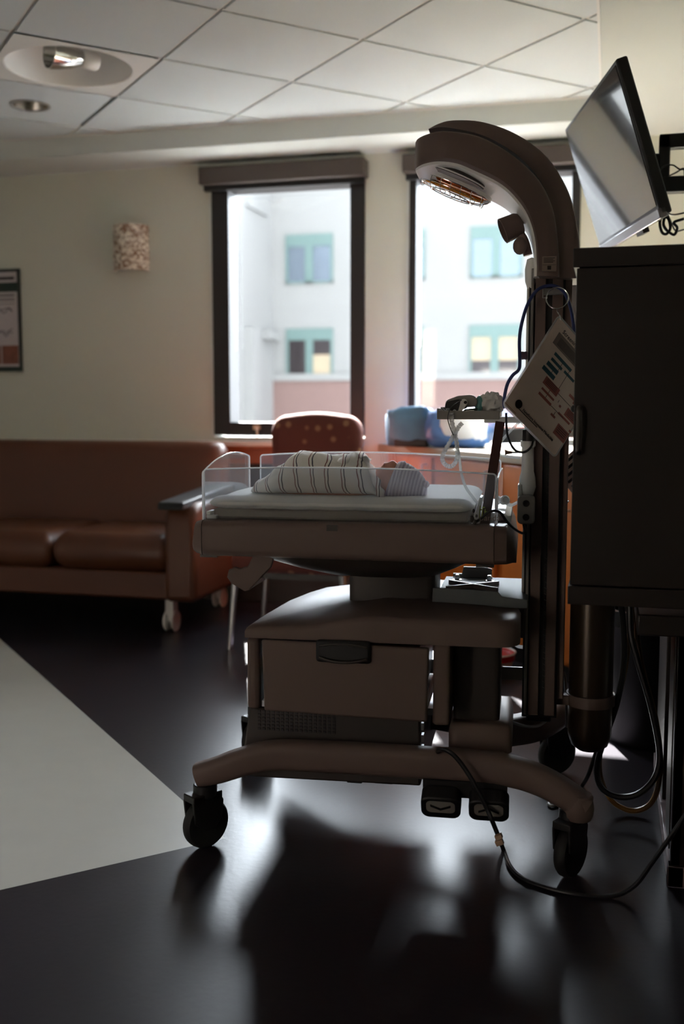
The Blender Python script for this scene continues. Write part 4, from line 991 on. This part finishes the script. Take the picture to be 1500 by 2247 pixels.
# ------------------------------------------------------------------ mattress with sheet
mt_ = thing('mattress', 'warmer mattress wrapped in a white sheet on the bed tray', 'mattress', WO, WA)
m_ = MB(); m_.box(-.437, .205, -.232, .225, .823, .848); part(m_, 'foam_pad', M['pad'], mt_, bevel=.006)
rings = []; K = 60
def sheet_prof(x, e):  # cross-section rolled over front and back edges
    out = []
    bumps = lambda y: .0022*mnoise.noise(Vector((x*9, y*9, 1)))
    pr_ = [(-.205, .850), (-.228, .848), (-.243, .852), (-.249, .862), (-.243, .874), (-.225, .882)]
    for y, z in pr_: out.append((y, z))
    for k in range(1, 12): y = -.225+.45*k/12; out.append((y, .879+bumps(y)+.003*math.cos(y*14)))
    for y, z in reversed(pr_): out.append((-y, z))
    return out
for k in range(K+1):
    x = -.448+.667*k/K; e = min(1, min(k, K-k)/4)
    pf = sheet_prof(x, e); f = math.sqrt(max(.0, 1-(1-e)**2))
    rings.append([Vector((x, y*(.93+.07*f)+0, .862+(z-.862)*max(.12, f)+ .001*mnoise.noise(Vector((x*20, y*8, 4))))) for y, z in pf])
m_ = MB(); m_.loft(rings); part(m_, 'sheet', M['sheet'], mt_, angle=70)

# ------------------------------------------------------------------ newborn
YBB = -.095
def bp(px, py): p = wl(px, py, YBB); return p.x, p.z
baby = None
# one continuous body: crown - face - neck - trunk - legs, lying on the back, face up and a little to the camera
ZM = .880
hx0, hz0 = bp(872, 1058)
def prof_at(t):
    # t: 0 crown .. 1 feet ; returns x, z, ry, rz
    keys = [(0, hx0+.066, hz0-.004, .004, .004), (.04, hx0+.055, hz0-.002, .030, .030), (.12, hx0+.025, hz0, .046, .047), (.2, hx0-.008, hz0, .046, .049), (.28, hx0-.038, hz0-.003, .041, .044), (.33, hx0-.054, hz0-.008, .033, .036),
            (.37, hx0-.066, hz0-.014, .026, .026), (.42, hx0-.085, hz0-.012, .05, .032), (.52, hx0-.13, hz0-.005, .058, .042), (.66, hx0-.20, hz0-.004, .055, .045), (.78, hx0-.25, hz0-.006, .05, .042), (.9, hx0-.30, hz0-.012, .035, .03), (1, hx0-.335, hz0-.018, .012, .012)]
    for a, b in zip(keys, keys[1:]):
        if a[0] <= t <= b[0]:
            f = (t-a[0])/(b[0]-a[0]); return [a[i]+(b[i]-a[i])*f for i in range(1, 5)]
    return keys[-1][1:]
sm_ = [[*prof_at(k/110)] for k in range(111)]
for _ in range(2): sm_ = [sm_[0]]+[[(sm_[i-1][j]+2*sm_[i][j]+sm_[i+1][j])/4 for j in range(4)] for i in range(1, 110)]+[sm_[-1]]
rings = []
face = R(12)      # roll of the face towards the camera
feats = [(-.018, 0, .010, .010, .0085), (-.008, 0, .009, .010, .005), (-.0305, .0, .0055, .011, .005), (-.036, 0, .004, .010, .004), (-.050, 0, .009, .013, .006), (.001, .30, .010, .22, -.004), (.001, -.30, .010, .22, -.004), (-.022, .6, .018, .3, .004), (-.022, -.6, .018, .3, .004)]
for x, z, ry, rz in sm_:
    ring = []
    for k in range(48):
        a = 2*math.pi*k/48; d = Vector((0, math.cos(a), math.sin(a)))
        an = (a - (math.pi/2+face) + math.pi) % (2*math.pi) - math.pi     # angle from the face's middle line
        dx = x-hx0; off = 0
        for fx, fa, sx_, sa, h in feats:
            sa_ = sa if sa > .1 else sa/.045
            off += h*math.exp(-((dx-fx)/sx_)**2)*math.exp(-((an-fa)/sa_)**2)
        ring.append(Vector((x, YBB+(ry+off)*d.y, z+(rz+off)*d.z)))
    rings.append(ring)
m_ = MB(); m_.loft(rings); person = m_.build('person', M['skin'], None, angle=80)
person.location = WO; person.rotation_euler = (0, 0, WA)
tag(person, 'newborn in striped swaddle and lavender knit cap lying face up on the mattress', 'person')
lash = mat('lash_brown', '#4a2a22', .7)
for s_ in (-1, 1):
    m_ = MB(); a = math.pi/2+face+s_*1.45; m_.ell((hx0-.004, YBB+.046*math.cos(a), hz0+.047*math.sin(a)), (.012, .005, .016), 14); m_.build('ear', M['skin'], person)
    m_ = MB(); a = math.pi/2+face+s_*.36
    m_.tube(catmull([(hx0-.001, YBB+.0445*math.cos(a-.16), hz0+.0466*math.sin(a-.16)), (hx0-.0035, YBB+.0452*math.cos(a), hz0+.0472*math.sin(a)), (hx0-.001, YBB+.0445*math.cos(a+.16), hz0+.0466*math.sin(a+.16))], 4), .0012, 6)
    m_.build('eyelid_line', lash, person)
m_ = MB(); a = math.pi/2+face
m_.tube(catmull([(hx0-.0332, YBB+.0500*math.cos(a+q), hz0+(.0500-.004*abs(q))*math.sin(a+q)) for q in (-.2, -.08, .0, .08, .2)], 4), .0016, 6); m_.build('mouth', mat('lip_pink', '#a85a52', .5), person)
# swaddle: profile along the body
TOPP = [(557, 1082), (562, 1062), (578, 1050), (600, 1034), (622, 1016), (640, 1001), (655, 992), (668, 989), (690, 991), (712, 996), (735, 995), (752, 996), (768, 1000), (782, 1001), (796, 1007), (810, 1022), (820, 1046), (828, 1067), (836, 1085)]
tp = [bp(*p) for p in TOPP]
txs = [p[0] for p in tp]; tzs = [p[1] for p in tp]
x0b, x1b = txs[0], txs[-1]
rings = []; NX, NR = 130, 72
for i in range(NX+1):
    f = i/NX; x = x0b+(x1b-x0b)*f
    zt_ = float(np.interp(x, txs, tzs)); h = max(.012, zt_-ZM)
    hw = .088*min(1, (.22+f*4.5))**.7*(1-.30*max(0, (f-.72)/.28)**1.6)
    ring = []
    for k in range(NR):
        a = 2*math.pi*k/NR
        cy, cz = math.cos(a), math.sin(a)
        y = hw*math.copysign(abs(cy)**.85, cy); z = (ZM+h*.42)+ (h*.58*abs(cz)**.95 if cz > 0 else -h*.42*abs(cz)**.55)
        # cloth wrinkles: broad folds radiating from the tucked shoulder, fine creases
        P_ = Vector((x*7+.4*math.sin(a), y*5, z*5))
        wr_ = .0065*mnoise.noise(P_*2.2)+.003*mnoise.noise(P_*6)
        u = (x-x0b)*math.cos(R(35))+(z-ZM)*math.sin(R(35)); wr_ += .0018*math.sin(u*95+2*mnoise.noise(P_))*(1 if cz > -.3 else 0)
        v_ = (x-(-.075)); wr_ += .004*math.exp(-((v_+ (z-ZM)*.25)/.010)**2)*(1 if cz > -.2 else 0)
        wr_ -= .003*math.exp(-((v_-.016+(z-ZM)*.25)/.009)**2)
        ring.append(Vector((x, YBB+.0+y*(1+wr_*9), max(ZM-.003, z+wr_*max(0, cz+.3)))))
    rings.append(ring)
m_ = MB(); m_.loft(rings); sw = m_.build('blanket', M['swaddle'], person, angle=80)
# folded-over corner and collar of the swaddle
rings = []
cvx = [wl(*p, YBB-.055) for p in ((740, 1080), (741, 1060), (746, 1030), (757, 1008))] + [wl(*p, YBB) for p in ((772, 1000), (795, 1004), (812, 1013))]
path = catmull(cvx, 6)
for i, p in enumerate(path):
    t = (path[min(i+1, len(path)-1)]-path[max(i-1, 0)]).normalized(); s_ = t.cross(Vector((0, -1, .4))).normalized(); n_ = s_.cross(t)
    w_ = .011+.004*math.sin(i*.5)
    rings.append([p+s_*w_*math.cos(2*math.pi*k/14)+n_*.006*math.sin(2*math.pi*k/14) for k in range(14)])
m_ = MB(); m_.loft(rings); m_.build('blanket_fold', M['swaddle'], person, angle=80)
rings = []
cvx = [wl(776, 1004, YBB+.02), wl(792, 1006, YBB), wl(806, 1018, YBB-.012), wl(817, 1040, YBB-.034), wl(826, 1062, YBB-.055), wl(834, 1082, YBB-.064), wl(840, 1097, YBB-.062)]
path = catmull(cvx, 6)
for i, p in enumerate(path):
    t = (path[min(i+1, len(path)-1)]-path[max(i-1, 0)]).normalized(); s_ = t.cross(Vector((0, -1, .4))).normalized(); n_ = s_.cross(t)
    w_ = .010+.003*math.sin(i*.9)
    rings.append([p+s_*w_*math.cos(2*math.pi*k/14)+n_*.006*math.sin(2*math.pi*k/14) for k in range(14)])
m_ = MB(); m_.loft(rings); m_.build('blanket_collar', M['swaddle'], person, angle=80)
# knit cap: rings from the tilted brim to the gathered tip
ra, rb = bp(840, 1103), bp(873, 1011)
cap_t, cap_r = [], []
cent = [(bp(857, 1060), .0545, R(70)), (bp(868, 1060), .0555, R(72)), (bp(884, 1061), .0535, R(76)), (bp(900, 1064), .0475, R(80)), (bp(915, 1068), .041, R(84)), (bp(926, 1073), .034, R(87)), (bp(933, 1077), .026, R(90)), (bp(936, 1079), .014, R(90)), (bp(936.5, 1079), .002, R(90))]
def cring(c, r, th, n=56):
    u = Vector((math.cos(th), 0, math.sin(th))); out = []
    for k in range(n):
        a = 2*math.pi*k/n; p = Vector((c[0], YBB, c[1]))+u*r*math.sin(a)+Vector((0, 1, 0))*r*.95*math.cos(a)
        p.z = max(p.z, ZM-.003); out.append(p)
    return out
keys = [Vector((c[0], c[1], 0)) for c, r, th in cent]; rk = [Vector((r, th, 0)) for c, r, th in cent]
kk, rk = catmull(keys, 8), catmull(rk, 8)
rings = [cring((k.x+.002, k.y), r.x*.93, r.y) for k, r in zip(kk[:2], rk[:2])]
rings += [cring((k.x, k.y), r.x*(1+.004*math.sin(i*1.9)), r.y) for i, (k, r) in enumerate(zip(kk, rk))]
m_ = MB(); m_.loft(rings); hat = m_.build('knit_cap', M['knit'], person, angle=80)
rings = [cring((k.x, k.y), r.x+e, r.y) for (k, r, e) in [(kk[0], rk[0], .0), (kk[0], rk[0], .004), (kk[5], rk[5], .0050), (kk[11], rk[11], .0045), (kk[13], rk[13], .0005)]]
m_ = MB(); m_.loft(rings, caps=False); m_.build('cap_brim', M['knit'], person, angle=80)
m_ = MB(); k = kk[-8]; m_.ell((k.x-.004, YBB-.012, k.y+.020), (.012, .016, .010), 16); m_.build('cap_gather', M['knit'], person)

# ------------------------------------------------------------------ things on the instrument shelf
ZSH = 1.083
t = thing('clamp_lamp', 'small grey and black clip-on device lying on the instrument shelf', 'device', wworld((.185, -.03, ZSH)), WA)
dev = [(-.055, .022), (-.05, .038), (-.02, .049), (.015, .052), (.026, .045), (.029, .033), (.026, .022), (.0, .020), (-.03, .010)]
m_ = MB(); m_.prism(dev, 'y', -.03, .03); part(m_, 'housing', M['grey_pl'], t, bevel=.006, seg=3)
m_ = MB(); m_.prism([(-.054, .02), (-.05, .034), (-.02, .040), (.004, .038), (.002, .018), (-.02, .008), (-.035, .006)], 'y', -.033, .0); part(m_, 'grip', M['black'], t, bevel=.003)
m_ = MB(); m_.prism([(-.014, .028), (-.013, .036), (-.004, .040), (.004, .036), (.005, .028), (-.017, .0), (-.021, .001)], 'y', -.040, -.034); m_.lathe([(.0001, 0), (.009, 0), (.009, .005), (.0001, .005)], (-.004, -.040, .032), 16, mat=Matrix.Rotation(R(90), 4, 'X')); part(m_, 'lever', M['white_pl'], t, bevel=.001)
m_ = MB(); m_.lathe([(.0001, 0), (.0042, 0), (.0042, .002), (.0001, .002)], (.0, -.0455, .032), 14, mat=Matrix.Rotation(R(90), 4, 'X')); part(m_, 'pivot_screw', M['black'], t)
m_ = MB(); m_.tube(catmull([(-.06, -.03, .018), (-.05, -.034, .010), (-.044, -.034, .016), (-.036, -.034, .004), (-.028, -.034, .012), (-.022, -.034, .002)], 5), .0035, 8); m_.box(-.064, -.05, -.03, -.01, .0, .02); part(m_, 'clip_wires', M['chrome'], t)
m_ = MB(); m_.ell((.034, .0, .026), (.013, .02, .024), 18); part(m_, 'teal_bulb', mat('teal_rubber', '#6aa8a6', .4), t)
t = thing('small_box', 'dark green printed box on the instrument shelf below the clip-on device', 'box', wworld((.190, -.035, ZSH)), WA)
m_ = MB(); m_.prism([(-.018, .0), (.026, .0), (.026, .018), (-.006, .015)], 'y', -.055, -.041); part(m_, 'carton', mat('dark_green_carton', '#14301f', .5), t)
m_ = MB()
for k, zc in enumerate((.004, .0075, .011)): m_.box(-.004+.001*k, .018, -.0556, -.0548, zc, zc+.0014)
part(m_, 'printed_lines', M['white_pl'], t)
lump(wworld((.248, -.02, ZSH)), (.032, .035, .030), 11, .25, M['mesh_white'], 'gauze_bundle', 'crumpled white gauze bundle on the instrument shelf beside the hanging card', 'cloth', sq=.9, fr=9)
def wcable(name, label, pts, r, m, cat='cable', n=8, fn=None):
    b_ = MB(); b_.tube(catmull([wworld(p) for p in pts], n), r, 10); o = b_.build(name, m); return tag(o, label, cat)
# corrugated tubing loop
pts = [wl(*p, -.11) for p in ((990, 905), (991, 925), (998, 955), (1003, 985), (1001, 1010), (990, 1023), (977, 1020), (970, 1008), (974, 992), (990, 965), (1005, 938), (1014, 928))]
b_ = MB(); pa = catmull([wworld(p) for p in pts], 14); b_.tube(pa, lambda t_: .0056+.0008*math.sin(t_*len(pa)*1.6), 12); o = b_.build('corrugated_tube', M['tube']); tag(o, 'looped corrugated clear tube hanging off the left end of the instrument shelf', 'tube')
wcable('clear_tube', 'thin clear tube falling from the shelf loop into the bed corner', [wl(1003, 975, -.10), wl(1008, 1010, -.10), wl(1012, 1040, -.10), wl(1022, 1070, -.11), wl(1040, 1095, -.13), wl(1050, 1110, -.16)], .0036, M['tube'], 'tube')
wcable('shelf_cord', 'thin dark cord draped around the left end of the instrument shelf', [wl(1012, 878, -.08), wl(990, 893, -.115), wl(982, 915, -.115), wl(986, 935, -.112), wl(994, 955, -.118)], .0013, M['cord'])
wcable('clear_tube', 'pale green clear tube crossing behind the shelf to the column clamp', [wl(1140, 925, .02), wl(1115, 950, .02), wl(1095, 975, .02), wl(1091, 990, .02), wl(1105, 1000, .02), wl(1140, 1005, .0)], .0036, M['tube'], 'tube')
wcable('black_loop_cord', 'black cord looping below the instrument shelf to the column knob', [wl(1110, 906, -.09), wl(1111, 940, -.09), wl(1116, 965, -.09), wl(1130, 988, -.09), wl(1150, 992, -.09), wl(1165, 980, -.09), wl(1170, 965, -.075)], .0028, M['cord'])
t = thing('plug_end', 'small brown connector tip at the end of the black looped cord', 'connector', wworld(wl(1123, 993, -.09)), WA)
m_ = MB(); m_.lathe([(.0001, 0), (.003, 0), (.0045, .012), (.0075, .018), (.0001, .018)], seg=12, mat=Matrix.Rotation(R(-90), 4, 'Y')); part(m_, 'tip', mat('brown_tip', '#6b4a33', .5), t)
m_ = MB(); m_.tube(catmull([(0, 0, 0), (.02, .0, .001), (.036, .004, .005), (.05, .02, .012)], 5), .002, 8); part(m_, 'lead', M['cord_grey'], t)
# brown strap from the shelf to the bed corner
a1, a2 = wl(1097, 925, -.14), wl(1063, 1150, -.225); dv = (a2-a1)
m_ = MB(); side = dv.cross(Vector((0, 1, 0))).normalized()*.0115
nn_ = 22; rg = []
for k in range(nn_+1):
    p = a1+dv*(k/nn_); ww = 1+.04*mnoise.noise(Vector((k*.9, 1, 1)))
    rg.append([wworld(p+side*ww+Vector((0, -.002, 0))), wworld(p+side*ww+Vector((0, .002, 0))), wworld(p-side*ww+Vector((0, .002, 0))), wworld(p-side*ww+Vector((0, -.002, 0)))])
m_.loft(rg); tag(m_.build('strap', wood('brown_webbing', '#4a2620', '#331a16', .8, 'Z', 8)), 'dark brown strap running from the instrument shelf down to the bed corner', 'strap')
wcable('sensor_cable', 'black cable arching from the bed corner to the socket box on the column', [wl(1040, 1147, -.24), wl(1055, 1138, -.25), wl(1070, 1125, -.258), wl(1086, 1121, -.258), wl(1098, 1126, -.25), wl(1112, 1145, -.22), wl(1130, 1162, -.17), wl(1146, 1170, -.12), wl(1152, 1165, -.112), wl(1148, 1150, -.11)], .0034, M['cord'])
t = thing('suction_hose', 'white round hose end with short tube beside the column socket box', 'hose', wworld(wl(1104, 1098, -.02)), WA)
m_ = MB(); m_.lathe([(.0001, 0), (.012, 0), (.0125, .016), (.009, .018), (.007, .010), (.0001, .010)], seg=20, mat=Matrix.Rotation(R(80), 4, 'X') @ Matrix.Rotation(R(20), 4, 'Y')); part(m_, 'cap', M['white_pl'], t)
m_ = MB(); m_.tube(catmull([(.008, -.004, -.008), (.02, -.004, -.012), (.036, -.006, -.004), (.05, -.01, .004)], 5), .004, 8); part(m_, 'short_tube', M['tube'], t)

# ------------------------------------------------------------------ hanging laminated cards, key ring, blue hose
def make_card(name, label, hinge, phi, corner_tl, u, v, Lu, Lv, full):
    t = thing(name, label, 'card', (0, 0, 0))
    return t
ph = R(40); ex = Vector((math.cos(ph), math.sin(ph), 0)); nrm = Vector((math.sin(ph), -math.cos(ph), 0))
Tc, Lc, Bc = Vector((.412, -.12, 1.329)), Vector((.280, -.231, 1.109)), Vector((.408, -.123, .971))
vdn = (Lc-Tc).normalized(); udn = (Bc-Lc).normalized(); udn = (udn - vdn*udn.dot(vdn)).normalized()
nc = udn.cross(vdn).normalized()
if nc.y > 0: nc = -nc
card = thing('laminated_card', 'large laminated flow chart card hanging by its corner from the column ring', 'card', wworld(Tc), WA)
Mc = Matrix.Identity(4)
for i, v in enumerate((udn, -vdn, -nc if (udn.cross(-vdn)).dot(nc) < 0 else nc)):
    for j in range(3): Mc[j][i] = v[j]
zc_ = Vector((Mc[0][2], Mc[1][2], Mc[2][2])); SG = 1 if zc_.dot(nc) > 0 else -1
CW, CH = .216, .279
m_ = MB(); m_.prism([(p[0]+CW/2, p[1]-CH/2) for p in rrect(CW/2, CH/2, .012, 4)], 'z', -.0006, .0006, mat=Mc); part(m_, 'lamination', M['tube'] if False else pane_mat('laminate_film', (.9, .9, .9), .1, .5, (.85, .83, .82)), card)
m_ = MB(); m_.prism([(p[0]+CW/2, p[1]-CH/2) for p in rrect(CW/2-.005, CH/2-.005, .006, 3)], 'z', -.0009, .0009, mat=Mc); sh_ = part(m_, 'sheet', M['paper'], card)
def cb(rects, name, m, lift=.0011):
    b_ = MB()
    for x0, x1, y0, y1 in rects: b_.box(x0*CW, x1*CW, -y1*CH, -y0*CH, min(0, SG*lift), max(0, SG*lift), mat=Mc)
    return part(b_, name, m, sh_)
cb([(.13, .75, .115, .235), (.70, .95, .235, .275)], 'text_block', M['print_grey'])
cb([(.23, .55, .275, .305), (.23, .43, .335, .362), (.21, .41, .385, .425), (.19, .41, .445, .485), (.47, .66, .33, .355)], 'blue_box', M['print_teal'])
cb([(.30, .56, .50, .575), (.33, .56, .605, .625), (.33, .56, .655, .68), (.70, .88, .45, .475), (.80, .97, .43, .50), (.78, .97, .56, .64), (.70, .92, .655, .675), (.66, .69, .60, .62), (.62, .70, .715, .735), (.78, .99, .735, .84), (.96, 1.0, .70, .72), (.86, .97, .52, .545)], 'red_box', M['print_red'])
ln = []
for k in range(7): ln.append((.19, .70-.03*(k % 3), .145+.011*k, .149+.011*k))
for k in range(4): ln.append((.33, .52, .508+.014*k, .512+.014*k)); ln.append((.81, .95, .572+.014*k, .576+.014*k)); ln.append((.80, .96, .75+.018*k, .755+.018*k))
ln += [(.39, .395, .305, .335), (.39, .395, .362, .385), (.33, .335, .425, .445), (.53, .535, .305, .50), (.44, .445, .575, .605), (.44, .445, .625, .655), (.56, .80, .535, .539), (.56, .80, .668, .672), (.62, .625, .575, .60), (.66, .665, .68, .715)]
ln += [(.22, .56, .912, .918)]
cb(ln, 'printed_lines', M['print_black'], .0014)
cb([(.02, .22, .965, .969)], 'red_footer', M['print_red'], .0014)
def ctext(txt, size, x, y, name='lettering'):
    fl = Matrix.Translation((x*CW, -y*CH, SG*.0014)) if SG > 0 else Matrix.Translation((x*CW, -y*CH, SG*.0014)) @ Matrix.Scale(1, 4)
    text_obj(name, txt, size, M['print_black'], sh_, Mc @ fl)
ctext('Screening for and', .0155, .17, .10); ctext('Newborn Intensive Medicine', .0105, .27, .905)
m_ = MB(); m_.lathe([(.0001, 0), (.011, 0), (.011, .0014), (.0001, .0014)], (0, 0, 0), 20, mat=Mc @ Matrix.Translation((.185*CW, -.885*CH, 0 if SG > 0 else -.0014))); part(m_, 'round_logo', M['print_black'], sh_)
for nm in ('lamination', 'sheet'): pass
for o in list(bpy.data.objects):
    if o.parent is card and o.type == 'MESH': pass
# Mc is relative to the card's own origin
rc = wl(1222, 654, -.105)
m_ = MB(); rel_ = rc-Tc
m_.tube([rel_+Vector((.0265*math.cos(a), .006*math.sin(a), .0265*math.sin(a))) for a in [2*math.pi*k/40 for k in range(40)]], .0016, 8, closed=True); part(m_, 'key_ring', M['chrome'], card)
m_ = MB(); m_.tube([rel_+Vector((0, -.002, -.026)), rel_+Vector((.001, -.006, -.034)), Vector((.003, -.006, -.004)), Vector((.005, -.003, -.014))], .0016, 8); part(m_, 'wire_hook', M['chrome'], card)
c2 = thing('laminated_card', 'smaller laminated printed card hanging low behind the column beside the wall cabinet', 'card', wworld((.487, .078, .93)), WA)
m2 = Matrix.Rotation(R(-42), 4, 'Y')
m_ = MB(); m_.box(-.055, .055, -.001, .001, -.05, .06, mat=m2); part(m_, 'sheet', M['paper'], c2)
for k in range(6):
    m_ = MB(); m_.box(-.045, .04-.01*(k % 2), -.0016, -.0009, .045-.015*k, .052-.015*k, mat=m2); part(m_, 'text_line', M['print_black'], c2)
m_ = MB(); m_.tube([(0, -.003, .06), (-.01, -.003, .12), (-.02, -.003, .15)], .0012, 6); part(m_, 'string', M['cord_grey'], c2)
t = thing('hose_clip', 'small clear plastic clip behind the column at the lower card', 'clip', wworld(wl(1238, 1105, .04)), WA)
m_ = MB(); m_.prism([(-.012, .006), (.012, .008), (.006, -.002), (-.008, -.022), (-.012, -.018)], 'y', -.008, .008); part(m_, 'clip_body', M['white_pl'], t, bevel=.002)
wcable('blue_hose', 'dark blue hose draped over the hook near the top of the column', [wl(1107, 895, -.10), wl(1105, 880, -.10), wl(1112, 845, -.10), wl(1124, 824, -.10), wl(1137, 812, -.10), wl(1140, 795, -.10), wl(1139, 750, -.10), wl(1143, 715, -.10), wl(1155, 673, -.10), wl(1172, 643, -.095), wl(1190, 630, -.09), wl(1215, 627, -.088), wl(1236, 640, -.09), wl(1248, 665, -.09), wl(1256, 700, -.08), wl(1262, 760, -.07)], .0042, M['blue_hose'], 'hose')

# ------------------------------------------------------------------ cables near the floor
def floor_pts(seq, yl=None): return seq
pc = [wworld(wl(*p, q)) for p, q in (((955, 1662), -.30), ((962, 1648), -.335), ((978, 1646), -.358), ((1000, 1662), -.366), ((1025, 1695), -.372), ((1048, 1735), -.385), ((1068, 1775), -.392), ((1085, 1815), -.388))]
pc += [at_z(*p, .006) for p in ((1103, 1862), (1118, 1900), (1142, 1925), (1180, 1942), (1260, 1962), (1340, 1966))] + [at_y(*p, 2.305) for p in ((1390, 1945), (1430, 1893), (1480, 1822), (1530, 1750))]
cable('power_cord', 'black power cord falling over the front rail and across the dark floor', pc, .0055, M['cord'], n=10)
t = thing('cord_tag', 'small pale tag clipped on the power cord above the floor', 'tag', at_y(1093, 1843, 2.33))
m_ = MB(); m_.box(-.009, .009, -.006, .006, -.012, .0, mat=Matrix.Rotation(R(-25), 4, 'Y')); m_.box(-.004, .012, -.007, .007, .002, .012, mat=Matrix.Rotation(R(-25), 4, 'Y')); part(m_, 'tag_body', mat('pale_tag', '#b79a80', .5), t)
Yc = 2.76
cable('hanging_cable', 'thick black cable hanging in a long loop right of the gas cylinder', [at_y(*p, Yc) for p in ((1362, 1320), (1368, 1400), (1366, 1470), (1352, 1545), (1330, 1610), (1313, 1660), (1309, 1700), (1322, 1732), (1355, 1748), (1395, 1744), (1428, 1718), (1445, 1680), (1444, 1630), (1425, 1540), (1398, 1450), (1383, 1390), (1380, 1320))], .0085, M['cord'], n=10)
cable('hanging_cable', 'amber tinted cable hanging in the lowest loop right of the gas cylinder', [at_y(*p, Yc+.04) for p in ((1392, 1320), (1380, 1400), (1368, 1480), (1345, 1570), (1318, 1640), (1316, 1700), (1338, 1752), (1370, 1775), (1400, 1778), (1428, 1762), (1443, 1725), (1448, 1660), (1436, 1570), (1412, 1480), (1398, 1400), (1400, 1320))], .0075, M['cord_brown'], n=10)
cable('hanging_cable', 'black cable falling straight from the cabinet to the floor beside the gas cylinder', [at_y(1352, 1530, 2.9), at_y(1335, 1590, 2.9), at_y(1315, 1630, 2.88), at_y(1304, 1660, 2.86), at_y(1290, 1700, 2.84), at_z(1278, 1722, .006), at_z(1262, 1738, .006)], .006, M['cord'])
wcable('grey_cord', 'grey cord curving from the column foot to the base flange', [wl(1205, 1568, -.02), wl(1196, 1582, -.03), wl(1178, 1593, -.04), wl(1150, 1593, -.06), wl(1117, 1583, -.08)], .0042, M['cord_grey'])
wcable('grey_cord', 'grey cord looped between the column and the gas cylinder', [wl(1222, 1530, .06), wl(1224, 1490, .06), wl(1230, 1474, .06), wl(1238, 1480, .06), wl(1242, 1520, .06), wl(1243, 1550, .05), wl(1243, 1595, .06)], .0042, M['cord_grey'])
cable('grey_cord', 'pale cord end curled on the floor behind the right front caster', [at_z(*p, .006) for p in ((1240, 1735), (1212, 1756), (1203, 1764), (1212, 1768), (1232, 1758))], .0045, M['cord_grey'])
wcable('suction_tube', 'clear tube bending under the cart top beside the column', [wl(1118, 1395, .12), wl(1124, 1408, .12), wl(1136, 1418, .12), wl(1150, 1420, .12)], .005, M['tube'], 'tube')
